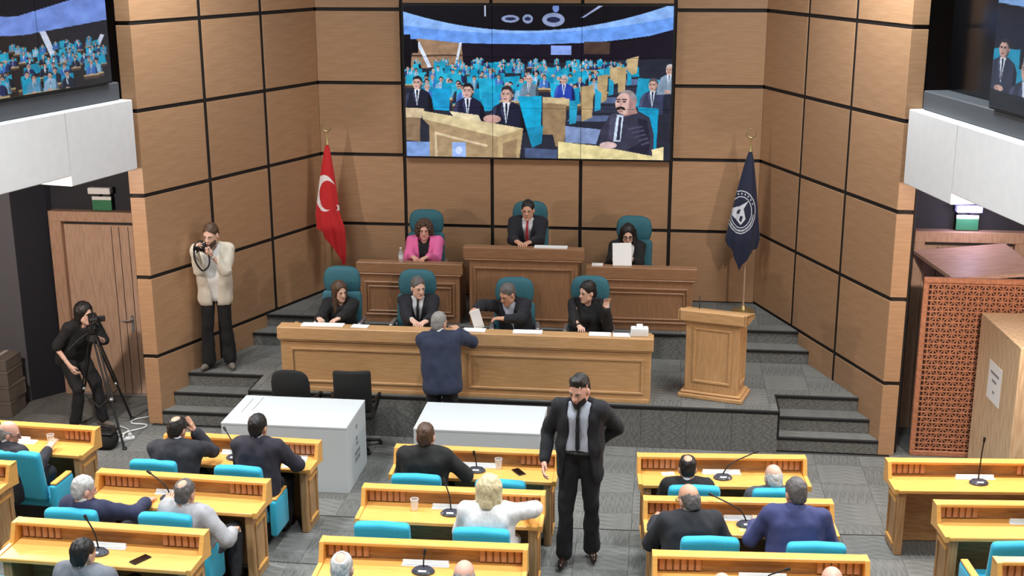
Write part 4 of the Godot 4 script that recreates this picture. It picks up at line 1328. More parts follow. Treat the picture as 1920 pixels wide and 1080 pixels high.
func build_hall_furniture() -> void:
	var proto: Node3D = null
	for key in DESKS:
		var q: Array = DESKS[key]
		var label := "yellow wooden desk, %s, %s" % [BLOCKS[key[0]], ORDER[key[1]]]
		if proto == null:
			proto = make_desk("hall_desk", label)
			proto.position = Vector3(q[0], q[3] * TIER, q[1])
			proto.rotation.y = q[2]
		else:
			copy_thing(proto, Vector3(q[0], q[3] * TIER, q[1]), q[2], label)
	var ps: Node3D = null
	for key in SEATS:
		var q: Array = SEATS[key]
		var label: String = "teal upholstered chair " + SEAT_SAY[key]
		var at := seat_of(q[0], q[1], q[2])
		if ps == null:
			ps = make_seat(label)
			ps.position = at
			ps.rotation.y = DESKS[q[0]][2]
		else:
			copy_thing(ps, at, DESKS[q[0]][2], label)
	# two white boxes in front of the stage
	for q in [[-2.17, 4.44, 1.36, 0.84, "with grey print on its side, left in front of the stage"], [-0.13, 4.4, 1.33, 0.79, "between the aisle man and the man in the navy jacket"]]:
		var t := thing("white_box", "white box table " + q[4], "box table", Vector3(q[0], 0, q[1]), 0.0, "white box tables")
		var w: float = q[2]
		var dd: float = q[3]
		part("top", cbox(w, 0.03, dd, 0.005), M.white_box, t, Vector3(0, 0.735, 0))
		part("side", cbox(w - 0.004, 0.72, 0.02, 0.004), M.white_edge, t, Vector3(0, 0.36, dd / 2 - 0.012))
		part("side", cbox(w - 0.004, 0.72, 0.02, 0.004), M.white_edge, t, Vector3(0, 0.36, -dd / 2 + 0.012))
		for s in [-1, 1]:
			part("side", cbox(0.02, 0.72, dd - 0.05, 0.004), M.white_edge, t, Vector3(s * (w / 2 - 0.012), 0.36, 0))
		if q[0] < -1:
			# slots cut in the lid and lettering on the right hand side
			for k in 2:
				part("slot", cbox(0.008, 0.002, 0.42, 0.0005), M.grey_line, t, Vector3(-0.56 + 0.1 * k, 0.7505, -0.1 - 0.06 * k))
			# grey printed mark: a small square, a short word and a two line word, too blurred to read
			for k in [[0.0, 0.6, 0.05, 0.05], [0.01, 0.47, 0.07, 0.045], [-0.01, 0.405, 0.08, 0.03]]:
				part("print_mark", cbox(0.002, k[3], k[2], 0.0005), M.grey_line, t, Vector3(w / 2, k[1], k[0]))
			for j in 2:
				for k in 7:
					part("print_mark", cbox(0.002, 0.045 if k % 3 else 0.058, 0.022 if k % 2 else 0.016, 0.0005), M.grey_line, t, Vector3(w / 2, 0.31 - 0.07 * j, -0.1 + 0.033 * k))
	# two black office chairs behind the left box
	for q in [[-2.4, 3.62, true, "black office chair with a rounded back beside the left white box"], [-1.71, 3.60, false, "black office chair with a squared back by the standing man in navy"]]:
		var t := thing("office_chair", q[3], "office chair", Vector3(q[0], 0, q[1]), PI if q[2] else PI + 0.1, "black office chairs")
		if q[2]:
			part("backrest", rbox(0.45, 0.5, 0.08, 0.16, 0.02), M.black_cloth, t, Vector3(0, 0.755, -0.2), Vector3(-0.1, 0, 0))
		else:
			part("backrest", rbox(0.43, 0.5, 0.07, 0.035, 0.03), M.black_cloth, t, Vector3(0, 0.755, -0.2), Vector3(-0.1, 0, 0))
		part("back_support", cbox(0.08, 0.3, 0.02, 0.005), M.black, t, Vector3(0, 0.52, -0.24), Vector3(-0.1, 0, 0))
		part("seat", rbox(0.47, 0.09, 0.46, 0.04), M.black_cloth, t, Vector3(0, 0.45, 0.03))
		for s in [-1, 1]:
			part("armrest", tube(curve([Vector3(s * 0.22, 0.44, 0.1), Vector3(s * 0.27, 0.62, 0.1), Vector3(s * 0.26, 0.64, -0.02), Vector3(s * 0.23, 0.62, -0.16)], 4), 0.018, 6), M.black, t)
		part("column", tube([Vector3(0, 0.08, 0), Vector3(0, 0.42, 0)], 0.028, 8), M.black, t)
		for k in 5:
			var a := TAU * k / 5 + 0.3
			var f := part("foot", tube([Vector3(0, 0.09, 0), Vector3(cos(a) * 0.28, 0.06, sin(a) * 0.28)], [0.024, 0.016], 6), M.black, t)
			part("caster", ball(0.026, 0.026, 0.026, 8), M.black, f, Vector3(cos(a) * 0.28, 0.028, sin(a) * 0.28))

# ---------------------------------------------------------------- things at the sides
func build_side_objects() -> void:
	# fretwork screen and the booth roof behind it
	var f := thing("fretwork_screen", "reddish brown wooden screen with a carved star lattice at the right", "screen", Vector3(5.3, 0, 3.1))
	part("backing", cbox(1.34, 1.98, 0.012, 0.002), M.fret_hole, f, Vector3(0.02, 1.05, -0.012))
	part("rail", cbox(1.44, 0.06, 0.05, 0.006), M.red_wood, f, Vector3(0, 2.06, 0))
	part("rail", cbox(1.44, 0.06, 0.05, 0.006), M.red_wood, f, Vector3(0, 0.03, 0))
	for s in [-1, 1]:
		part("stile", cbox(0.06, 1.97, 0.05, 0.006), M.red_wood, f, Vector3(s * 0.69, 1.045, 0))
	# crossed laths with small diagonal bridges: one openwork panel
	var st := new_st()
	var pitch := 0.062
	for i in 21:
		add_cbox(st, Vector3(-0.62 + i * pitch, 1.045, 0), Vector3(0.018, 1.97, 0.014), 0.003)
	for j in 32:
		add_cbox(st, Vector3(0, 0.09 + j * pitch, 0.002), Vector3(1.32, 0.018, 0.014), 0.003)
	for i in 20:
		for j in 31:
			add_cbox(st, Vector3(-0.62 + (i + 0.5) * pitch, 0.09 + (j + 0.5) * pitch, 0.001), Vector3(0.05, 0.013, 0.01), 0.002, Basis(Vector3(0, 0, 1), PI / 4 if (i + j) % 2 == 0 else -PI / 4))
	var lat := part("fretwork", st.commit(), M.red_wood, f)
	lat.set_meta("kind", "stuff")
	var b := thing("booth", "pinkish wooden booth roof behind the carved screen under the right exit sign", "booth", Vector3(5.36, 0, 2.62), 0.0)
	var rst := new_st()
	var rp := [Vector3(-0.76, 2.2, -0.3), Vector3(0.24, 2.31, -0.3), Vector3(0.5, 2.14, 0.34), Vector3(-0.45, 2.055, 0.34)]
	for k in 4:
		var e0: Vector3 = rp[k]
		var e1: Vector3 = rp[(k + 1) % 4]
		quad(rst, e0, e1, e1 - Vector3(0, 0.04, 0), e0 - Vector3(0, 0.04, 0), Vector3(-0.1, 2.15, 0.0))
	quad(rst, rp[0], rp[1], rp[2], rp[3], Vector3(-0.1, 1.5, 0.0))
	quad(rst, rp[0] - Vector3(0, 0.04, 0), rp[1] - Vector3(0, 0.04, 0), rp[2] - Vector3(0, 0.04, 0), rp[3] - Vector3(0, 0.04, 0), Vector3(-0.1, 2.8, 0.0))
	part("roof", rst.commit(), M.booth, b)
	part("wall", cbox(0.04, 2.02, 0.5, 0.004), M.navy, b, Vector3(-0.38, 1.01, 0.05))
	part("wall", cbox(0.04, 2.08, 0.5, 0.004), M.navy, b, Vector3(0.3, 1.04, 0.05))
	# tall oak box with a printed sheet
	var o := thing("oak_cabinet", "tall pale oak cabinet with a white notice taped to its side", "cabinet", Vector3(5.2, 0, 3.2), 0.075)
	part("side", cbox(0.03, 1.7, 1.24, 0.004), M.oak, o, Vector3(0.015, 0.85, 0.62))
	part("front", cbox(1.1, 1.7, 0.03, 0.004), M.oak, o, Vector3(0.58, 0.85, 1.225))
	part("side", cbox(0.03, 1.7, 1.24, 0.004), M.oak, o, Vector3(1.145, 0.85, 0.62))
	part("back", cbox(1.1, 1.7, 0.03, 0.004), M.oak, o, Vector3(0.58, 0.85, 0.015))
	part("top", cbox(1.16, 0.03, 1.24, 0.004), M.oak, o, Vector3(0.58, 1.715, 0.62))
	var note := thing("notice", "white printed notice taped to the oak cabinet", "notice", Vector3.ZERO)
	note.transform = o.transform * Transform3D(Basis(Vector3.UP, -PI / 2), Vector3(-0.002, 1.13, 0.60))
	part("sheet", cbox(0.4, 0.42, 0.002, 0.0005), M.paper, note)
	for k in 3:
		part("print_line", cbox([0.26, 0.14, 0.06][k], 0.03, 0.001, 0.0002), M.grey_line, note, Vector3(0, [0.1, 0.02, -0.1][k], 0.0015))
	# cartons at the left edge
	var cs := [[-6.34, 0.0, 2.98, 0.36, 0.2, 0.4, 0.05], [-6.33, 0.202, 2.97, 0.36, 0.2, 0.4, -0.03], [-6.34, 0.404, 2.98, 0.36, 0.19, 0.4, 0.04], [-6.34, 0.596, 2.97, 0.35, 0.15, 0.38, 0.0], [-6.55, 0.0, 3.42, 0.34, 0.3, 0.4, 0.0], [-6.55, 0.302, 3.42, 0.34, 0.3, 0.4, 0.1]]
	var say := ["lowest of the taller stack", "second from below in the taller stack", "third from below in the taller stack", "topmost of the taller stack", "lower of the edge pair", "upper of the edge pair"]
	for k in cs.size():
		var q: Array = cs[k]
		var t := thing("carton", "grey brown cardboard carton by the dark pier, " + say[k], "carton", Vector3(q[0], q[1], q[2]), q[6], "cartons at the left edge")
		part("body", cbox(q[3], q[4], q[5], 0.006), M.carton_white if k == 4 else M.carton, t, Vector3(0, q[4] / 2, 0))
		part("tape", cbox(0.05, 0.002, q[5] - 0.01, 0.0005), M.carton_white, t, Vector3(0, q[4] + 0.0005, 0))
		part("lid_edge", cbox(q[3] + 0.008, 0.03, q[5] + 0.008, 0.004), M.carton, t, Vector3(0, q[4] - 0.02, 0))
	# camera bag, power strip and cable on the floor by the tripod
	var bag := thing("camera_bag", "round black camera bag on the floor beside the tripod", "bag", Vector3(-4.6, 0, 3.93))
	part("body", rbox(0.27, 0.2, 0.24, 0.08), M.black_cloth, bag, Vector3(0, 0.1, 0))
	part("strap", tube(curve([Vector3(-0.1, 0.18, 0), Vector3(-0.05, 0.26, 0.02), Vector3(0.06, 0.26, 0.02), Vector3(0.11, 0.17, 0)], 5), 0.012, 6), M.black, bag)
	part("flap", rbox(0.25, 0.03, 0.22, 0.015), M.black, bag, Vector3(0, 0.2, 0))
	var strip := thing("power_strip", "white power strip on the carpet by the tripod foot", "power strip", Vector3(-4.47, 0, 3.72), 0.7)
	part("body", rbox(0.24, 0.04, 0.06, 0.012), M.sign_white, strip, Vector3(0, 0.02, 0))
	for k in 3:
		part("socket", lathe([Vector2(0.0, 0.041), Vector2(0.02, 0.041), Vector2(0.02, 0.039)], 10), M.grey_line, strip, Vector3(-0.07 + 0.07 * k, 0.0005, 0))
	part("plug", rbox(0.04, 0.05, 0.04, 0.012), M.sign_white, strip, Vector3(0.07, 0.062, 0))
	var pts := []
	for q in [[-4.44, 2.92], [-4.5, 2.98], [-4.62, 3.08], [-4.6, 3.2], [-4.42, 3.22], [-4.4, 3.32], [-4.55, 3.5], [-4.5, 3.7]]:
		pts.append(Vector3(q[0], 0.012, q[1]))
	single("cable", tube(curve(pts, 6), 0.009, 6), M.sign_white, "white cable snaking over the carpet from the wall to the power strip", "cable")
	single("cable", tube(curve([Vector3(-4.72, 0.01, 3.3), Vector3(-4.55, 0.01, 3.42), Vector3(-4.62, 0.01, 3.6), Vector3(-4.72, 0.01, 3.66), Vector3(-4.7, 0.01, 3.5)], 6), 0.007, 6), M.sign_white, "white loop of cable beside the shoes of the camera operator", "cable")
	# office stool whose seat juts in at the left edge
	var so := thing("stool", "dark grey padded stool at the left edge in front of the cartons", "stool", Vector3(-6.36, 0, 3.75))
	part("seat", rbox(0.4, 0.09, 0.4, 0.045), M.slate, so, Vector3(0, 0.66, 0))
	part("column", tube([Vector3(0, 0.06, 0), Vector3(0, 0.62, 0)], 0.025, 8), M.black, so)
	for k in 4:
		var a := TAU * k / 4 + 0.4
		part("foot", tube([Vector3(0, 0.07, 0), Vector3(cos(a) * 0.22, 0.015, sin(a) * 0.22)], [0.022, 0.015], 6), M.black, so)

# ---------------------------------------------------------------- small things on the desks
func mic(key: String, x: float, z: float, tip: Vector3, label: String) -> void:
	var t := thing("microphone", label, "microphone", on_desk(key, x, z), DESKS[key][2], "gooseneck microphones")
	part("base", lathe([Vector2(0, 0), Vector2(0.085, 0), Vector2(0.088, 0.012), Vector2(0.07, 0.03), Vector2(0, 0.036)], 24, 1.0, 0.75), M.slate_gloss, t)
	part("button", cbox(0.06, 0.006, 0.02, 0.002), M.sign_white, t, Vector3(0, 0.03, 0.045), Vector3(0.25, 0, 0))
	var mid := Vector3(tip.x * 0.25, tip.y * 0.6, tip.z * 0.25 - 0.01)
	part("gooseneck", tube(curve([Vector3(0, 0.03, -0.02), mid, tip], 6), 0.006, 6), M.black, t)
	part("capsule", tube([tip - (tip - mid).normalized() * 0.01, tip + (tip - mid).normalized() * 0.035], [0.011, 0.013], 8), M.black, t)

func build_small_things() -> void:
	var mics := {
		"Z1": [-0.1, Vector3(-0.1, 0.2, -0.05)], "A1": [-0.02, Vector3(-0.12, 0.25, -0.1)], "B1": [0.02, Vector3(-0.02, 0.16, -0.02)], "C1": [0.0, Vector3(0.3, 0.22, -0.1)], "D1": [0.02, Vector3(0.01, 0.42, 0.0)],
		"A2": [-0.06, Vector3(-0.2, 0.2, -0.08)], "B2": [0.0, Vector3(-0.06, 0.27, -0.06)], "C2": [0.06, Vector3(-0.28, 0.22, -0.1)], "D2": [0.0, Vector3(0.1, 0.3, -0.05)],
		"A3": [-0.03, Vector3(-0.08, 0.27, -0.03)], "B3": [0.02, Vector3(0.01, 0.14, -0.02)], "C3": [0.02, Vector3(0.14, 0.14, 0.02)]}
	for key in mics:
		var q: Array = mics[key]
		mic(key, q[0], 0.215, q[1], "gooseneck microphone, %s, %s" % [BLOCKS[key[0]], ORDER[key[1]]])
		var t := thing("name_plate", "white name plate, %s, %s" % [BLOCKS[key[0]], ORDER[key[1]]], "name plate", on_desk(key, q[0] - 0.0, 0.108), DESKS[key][2], "name plates on the hall desks")
		part("base", cbox(0.36, 0.006, 0.06, 0.002), M.sign_white, t, Vector3(0, 0.003, 0))
		part("face", cbox(0.35, 0.03, 0.008, 0.002), M.sign_white, t, Vector3(0, 0.02, -0.014), Vector3(-0.3, 0, 0))
		part("line", cbox(0.33, 0.002, 0.006, 0.0005), M.grey_line, t, Vector3(0, 0.0068, 0.012))
	# phones
	for q in [["A3", 0.34, 0.27, 0.5, "black smartphone lying on the desk at the lower left"], ["B1", 0.42, 0.2, -0.6, "black smartphone on the desk beside the aisle man's hand"], ["C2", -0.66, 0.22, 0.1, "small black smartphone at the left end of the bald man's desk"]]:
		var t := thing("smartphone", q[4], "smartphone", on_desk(q[0], q[1], q[2]), DESKS[q[0]][2] - q[3], "smartphones")
		part("body", rbox(0.075, 0.01, 0.155, 0.005), M.black, t, Vector3(0, 0.005, 0))
		part("display", cbox(0.068, 0.001, 0.145, 0.0002), M.black_gloss, t, Vector3(0, 0.0103, 0))
	# drinking glasses
	for q in [["B2", -0.32, 0.16, "clear drinking glass on the desk beside the empty chair"], ["Z1", 0.33, 0.15, "clear drinking glass on the far left desk"], ["B1", 0.22, 0.13, "clear drinking glass by the microphone of the man in black"], ["B2", 0.66, 0.14, "clear drinking glass by the blonde woman's elbow"]]:
		var t := thing("drinking_glass", q[3], "glass", on_desk(q[0], q[1], q[2]), 0, "drinking glasses")
		part("wall", lathe([Vector2(0.03, 0.0), Vector2(0.036, 0.1), Vector2(0.034, 0.1), Vector2(0.028, 0.008), Vector2(0.0, 0.008)], 16), M.clear, t)
		part("rim", tube(ring(0.035, 0.1, 16), 0.0025, 5), M.clear_rim, t)
	# sheets of paper
	for q in [["A1", 0.58, 0.2, 0.21, 0.3, 0.15, "printed sheet in front of the man before the white box"], ["A1", 0.28, 0.14, 0.16, 0.12, 0.0, "small white card on the desk between the two men"], ["A1", 0.25, 0.32, 0.12, 0.09, 0.0, "white card at the desk edge between the two men"], ["Z1", 0.05, 0.14, 0.22, 0.12, 0.1, "white sheet on the far left desk"], ["C1", -0.5, 0.13, 0.12, 0.08, 0.2, "crumpled white tissue beside the head with a bald spot"], ["C2", 0.07, 0.3, 0.16, 0.06, 0.0, "small yellow note between the bald man and the blue shirt"]]:
		var t := thing("paper", q[6], "paper", on_desk(q[0], q[1], q[2]), DESKS[q[0]][2] + q[5], "papers on the hall desks")
		part("sheet", cbox(q[3], 0.002, q[4], 0.0005), M.note if q[0] == "C2" else M.paper, t, Vector3(0, 0.0012, 0))
		if q[3] > 0.2 and q[0] == "A1":
			for k in 3:
				part("print_line", cbox(0.05, 0.0006, 0.012, 0.0002), M.grey_line, t, Vector3(-0.04, 0.0024, -0.06 + 0.05 * k))
	# papers and a tissue box on the front desk and the upper desks
	for q in [[-2.2, 1.301, 3.08, 0.5, 0.14, 0.03, "white papers before the woman with long brown hair"], [-1.75, 1.301, 3.09, 0.2, 0.12, -0.06, "white sheet between the long haired woman and the man in a tie"], [-0.4, 1.301, 3.09, 0.26, 0.14, 0.0, "white papers by the hand of the man who leans over"], [0.22, 1.301, 3.09, 0.34, 0.14, 0.03, "white papers between the leaning man and the woman in black"], [1.05, 1.301, 3.09, 0.25, 0.14, 0.0, "white sheet before the woman in black with raised hand"], [1.3, 1.301, 3.09, 0.2, 0.14, 0.04, "white papers next to the tissue box"]]:
		var t := thing("paper", q[6], "paper", Vector3(q[0], q[1], q[2]), q[5], "papers on the front desk")
		part("sheet", cbox(q[3], 0.012, q[4], 0.002), M.paper, t, Vector3(0, 0.006, 0))
	var tb := thing("tissue_box", "white tissue box at the right end of the front desk", "tissue box", Vector3(1.5, 1.301, 3.07), 0.05)
	part("carton", rbox(0.2, 0.1, 0.12, 0.015), M.sign_white, tb, Vector3(0, 0.05, 0))
	part("opening", lathe([Vector2(0, 0.101), Vector2(0.05, 0.101), Vector2(0.05, 0.099)], 14, 1.0, 0.45), M.grey_line, tb)
	part("tissue", extrude_x([Vector2(-0.02, 0.1), Vector2(0.0, 0.14), Vector2(0.02, 0.1)], 0.07), M.paper, tb)
	for q in [[0.33, 1.891, 1.37, 0.42, 0.11, "white papers on the tall middle desk"], [0.92, 1.671, 1.34, 0.14, 0.1, "small white paper at the left end of the right upper desk"]]:
		var t := thing("paper", q[5], "paper", Vector3(q[0], q[1], q[2]), 0, "papers on the upper desks")
		part("sheet", cbox(q[3], 0.02, q[4], 0.002), M.paper, t, Vector3(0, 0.01, 0))
	var wb := thing("water_bottle", "small clear water bottle at the left elbow of the woman in pink", "bottle", Vector3(-1.62, 1.651, 1.33))
	part("bottle", lathe([Vector2(0, 0), Vector2(0.03, 0), Vector2(0.031, 0.11), Vector2(0.012, 0.15), Vector2(0.012, 0.17), Vector2(0, 0.17)], 14), M.clear, wb)
	part("cap", lathe([Vector2(0, 0.168), Vector2(0.014, 0.168), Vector2(0.014, 0.185), Vector2(0, 0.185)], 12), M.sign_white, wb)
	part("label_band", lathe([Vector2(0.0315, 0.04), Vector2(0.0325, 0.09)], 14), M.sign_white, wb)

func ring(r: float, y: float, n: int) -> Array:
	var o := []
	for k in n + 1:
		o.append(Vector3(cos(TAU * k / n) * r, y, sin(TAU * k / n) * r))
	return o

# ---------------------------------------------------------------- people: distance fields meshed as surface nets
# a shape is an array of primitives: [0, a, b, ra, rb, k] tapered capsule, [1, centre, radii, k] ellipsoid,
# [2, centre, radii, k] ellipsoid taken away, [3, normal, offset] half space taken away (points with n.p > offset)
# [4, transform inverse, y0, slope, depth] V opening taken away at the front of a torso
func net(prims: Array, cell: float) -> Dictionary:
	var lo := Vector3.ONE * 1e9
	var hi := -Vector3.ONE * 1e9
	for q in prims:
		if q[0] == 0:
			var r: float = maxf(q[3], q[4])
			lo = lo.min(q[1].min(q[2]) - Vector3.ONE * r)
			hi = hi.max(q[1].max(q[2]) + Vector3.ONE * r)
		elif q[0] == 1:
			lo = lo.min(q[1] - q[2])
			hi = hi.max(q[1] + q[2])
	lo -= Vector3.ONE * cell * 2.5
	hi += Vector3.ONE * cell * 2.5
	var nx := ceili((hi.x - lo.x) / cell) + 1
	var ny := ceili((hi.y - lo.y) / cell) + 1
	var nz := ceili((hi.z - lo.z) / cell) + 1
	var f := PackedFloat32Array()
	f.resize(nx * ny * nz)
	f.fill(1.0)
	for q in prims:
		var type: int = q[0]
		if type <= 2:
			var k: float
			var blo: Vector3
			var bhi: Vector3
			var a := Vector3.ZERO
			var ba := Vector3.ZERO
			var ra := 0.0
			var dr := 0.0
			var ilen := 0.0
			var rad := Vector3.ONE
			if type == 0:
				a = q[1]
				ba = q[2] - a
				ra = q[3]
				dr = q[4] - ra
				k = q[5]
				ilen = 1.0 / maxf(ba.length_squared(), 1e-9)
				var pad := Vector3.ONE * (maxf(q[3], q[4]) + k + cell * 2.0)
				blo = a.min(q[2]) - pad
				bhi = a.max(q[2]) + pad
			else:
				a = q[1]
				rad = q[2]
				k = q[3]
				var pad := rad + Vector3.ONE * (k + cell * 2.0)
				blo = a - pad
				bhi = a + pad
			var i0 := clampi(floori((blo.x - lo.x) / cell), 0, nx - 1)
			var i1 := clampi(ceili((bhi.x - lo.x) / cell), 0, nx - 1)
			var j0 := clampi(floori((blo.y - lo.y) / cell), 0, ny - 1)
			var j1 := clampi(ceili((bhi.y - lo.y) / cell), 0, ny - 1)
			var k0 := clampi(floori((blo.z - lo.z) / cell), 0, nz - 1)
			var k1 := clampi(ceili((bhi.z - lo.z) / cell), 0, nz - 1)
			var mr := minf(rad.x, minf(rad.y, rad.z))
			for kk in range(k0, k1 + 1):
				for jj in range(j0, j1 + 1):
					var idx := (kk * ny + jj) * nx + i0
					var p := Vector3(lo.x + i0 * cell, lo.y + jj * cell, lo.z + kk * cell) - a
					for ii in range(i0, i1 + 1):
						var d: float
						if type == 0:
							var h := clampf(p.dot(ba) * ilen, 0.0, 1.0)
							d = (p - ba * h).length() - ra - dr * h
						else:
							var pr := p / rad
							var l0 := pr.length()
							var l1 := (pr / rad).length()
							d = l0 * (l0 - 1.0) / maxf(l1, 1e-6) if l0 > 0.2 else -mr * 0.8
						var o := f[idx]
						if type == 2:
							var g := -d
							var hh := maxf(k - absf(o - g), 0.0)
							f[idx] = maxf(o, g) + hh * hh * 0.25 / k
						else:
							var hh := maxf(k - absf(o - d), 0.0)
							f[idx] = minf(o, d) - hh * hh * 0.25 / k
						idx += 1
						p.x += cell
		elif type == 3:
			var n: Vector3 = q[1]
			var off: float = q[2]
			var idx := 0
			for kk in nz:
				for jj in ny:
					var base := n.y * (lo.y + jj * cell) + n.z * (lo.z + kk * cell) - off + n.x * lo.x
					for ii in nx:
						var g := base + n.x * ii * cell
						if g > f[idx]:
							f[idx] = g
						idx += 1
		elif type == 4:
			var inv: Transform3D = q[1]
			var y0: float = q[2]
			var slope: float = q[3]
			var idx := 0
			for kk in nz:
				for jj in ny:
					for ii in nx:
						if f[idx] < cell * 3:
							var p := inv * Vector3(lo.x + ii * cell, lo.y + jj * cell, lo.z + kk * cell)
							var g := minf(((p.y - y0) * slope - absf(p.x)) * 0.8, p.z - q[4])
							if g > f[idx]:
								f[idx] = g
						idx += 1
	# surface nets
	var vi := PackedInt32Array()
	vi.resize(nx * ny * nz)
	vi.fill(-1)
	var V3 := PackedVector3Array()
	var I := PackedInt32Array()
	var sy := nx
	var sz := nx * ny
	var lim := cell * 1.8
	for kk in nz - 1:
		for jj in ny - 1:
			var idx := (kk * ny + jj) * nx
			for ii in nx - 1:
				var c := f[idx]
				if c < lim and c > -lim:
					var c1 := f[idx + 1]
					var c2 := f[idx + sy]
					var c3 := f[idx + sy + 1]
					var c4 := f[idx + sz]
					var c5 := f[idx + sz + 1]
					var c6 := f[idx + sz + sy]
					var c7 := f[idx + sz + sy + 1]
					var neg := int(c < 0) + int(c1 < 0) + int(c2 < 0) + int(c3 < 0) + int(c4 < 0) + int(c5 < 0) + int(c6 < 0) + int(c7 < 0)
					if neg > 0 and neg < 8:
						var s := Vector3.ZERO
						var m := 0
						if (c < 0) != (c1 < 0):
							s += Vector3(c / (c - c1), 0, 0)
							m += 1
						if (c2 < 0) != (c3 < 0):
							s += Vector3(c2 / (c2 - c3), 1, 0)
							m += 1
						if (c4 < 0) != (c5 < 0):
							s += Vector3(c4 / (c4 - c5), 0, 1)
							m += 1
						if (c6 < 0) != (c7 < 0):
							s += Vector3(c6 / (c6 - c7), 1, 1)
							m += 1
						if (c < 0) != (c2 < 0):
							s += Vector3(0, c / (c - c2), 0)
							m += 1
						if (c1 < 0) != (c3 < 0):
							s += Vector3(1, c1 / (c1 - c3), 0)
							m += 1
						if (c4 < 0) != (c6 < 0):
							s += Vector3(0, c4 / (c4 - c6), 1)
							m += 1
						if (c5 < 0) != (c7 < 0):
							s += Vector3(1, c5 / (c5 - c7), 1)
							m += 1
						if (c < 0) != (c4 < 0):
							s += Vector3(0, 0, c / (c - c4))
							m += 1
						if (c1 < 0) != (c5 < 0):
							s += Vector3(1, 0, c1 / (c1 - c5))
							m += 1
						if (c2 < 0) != (c6 < 0):
							s += Vector3(0, 1, c2 / (c2 - c6))
							m += 1
						if (c3 < 0) != (c7 < 0):
							s += Vector3(1, 1, c3 / (c3 - c7))
							m += 1
						s /= m
						vi[idx] = V3.size()
						V3.append(lo + (Vector3(ii, jj, kk) + s) * cell)
				idx += 1
	for kk in range(1, nz - 1):
		for jj in range(1, ny - 1):
			var idx := (kk * ny + jj) * nx + 1
			for ii in range(1, nx - 1):
				if vi[idx] >= 0:
					var c := f[idx] < 0
					if c != (f[idx + 1] < 0):
						add_face(I, vi, idx, idx - sy, idx - sy - sz, idx - sz, c)
					if c != (f[idx + sy] < 0):
						add_face(I, vi, idx, idx - sz, idx - sz - 1, idx - 1, c)
					if c != (f[idx + sz] < 0):
						add_face(I, vi, idx, idx - 1, idx - 1 - sy, idx - sy, c)
				idx += 1
	return {"v": V3, "i": I}

func add_face(I: PackedInt32Array, vi: PackedInt32Array, a: int, b: int, c: int, d: int, flip: bool) -> void:
	var p := vi[a]
	var q := vi[b]
	var r := vi[c]
	var s := vi[d]
	if p < 0 or q < 0 or r < 0 or s < 0:
		return
	if flip:
		I.append_array([p, q, r, p, r, s])
	else:
		I.append_array([p, r, q, p, s, r])

# join nets (each with a transform) into one mesh; amp gives cloth its folds
func skin(nets: Array, amp := 0.0, seed_ := 1, freq := 9.0) -> ArrayMesh:
	var V3 := PackedVector3Array()
	var I := PackedInt32Array()
	for q in nets:
		var base := V3.size()
		var tv: PackedVector3Array = q[0].v
		if q[1] is Transform3D:
			tv = (q[1] as Transform3D) * tv
		V3.append_array(tv)
		var flip: bool = q[1] is Transform3D and (q[1] as Transform3D).basis.determinant() < 0
		var src: PackedInt32Array = q[0].i
		var n := src.size()
		var dst := PackedInt32Array()
		dst.resize(n)
		if flip:
			for k in range(0, n, 3):
				dst[k] = src[k] + base
				dst[k + 1] = src[k + 2] + base
				dst[k + 2] = src[k + 1] + base
		else:
			for k in n:
				dst[k] = src[k] + base
		I.append_array(dst)
	var N := normals_of(V3, I)
	if amp > 0:
		var no := FastNoiseLite.new()
		no.seed = seed_
		no.frequency = freq
		no.fractal_octaves = 2
		for k in V3.size():
			var p := V3[k]
			V3[k] = p + N[k] * amp * no.get_noise_3d(p.x, p.y * 0.55, p.z)
		N = normals_of(V3, I)
	var arr := []
	arr.resize(Mesh.ARRAY_MAX)
	arr[Mesh.ARRAY_VERTEX] = V3
	arr[Mesh.ARRAY_NORMAL] = N
	arr[Mesh.ARRAY_INDEX] = I
	var am := ArrayMesh.new()
	am.add_surface_from_arrays(Mesh.PRIMITIVE_TRIANGLES, arr)
	return am

func normals_of(V3: PackedVector3Array, I: PackedInt32Array) -> PackedVector3Array:
	var N := PackedVector3Array()
	N.resize(V3.size())
	for k in range(0, I.size(), 3):
		var a := I[k]
		var b := I[k + 1]
		var c := I[k + 2]
		var n := (V3[c] - V3[a]).cross(V3[b] - V3[a])
		N[a] += n
		N[b] += n
		N[c] += n
	for k in N.size():
		N[k] = N[k].normalized()
	return N

# ---- templates, made once: heads, hair, beards and hands
var T := {}
func cap(a: Vector3, b: Vector3, ra: float, rb: float, k := 0.02) -> Array:
	return [0, a, b, ra, rb, k]
func egg(c: Vector3, r: Vector3, k := 0.02) -> Array:
	return [1, c, r, k]
func dig(c: Vector3, r: Vector3, k := 0.012) -> Array:
	return [2, c, r, k]

func v3(x: float, y: float, z: float) -> Vector3:
	return Vector3(x, y, z)

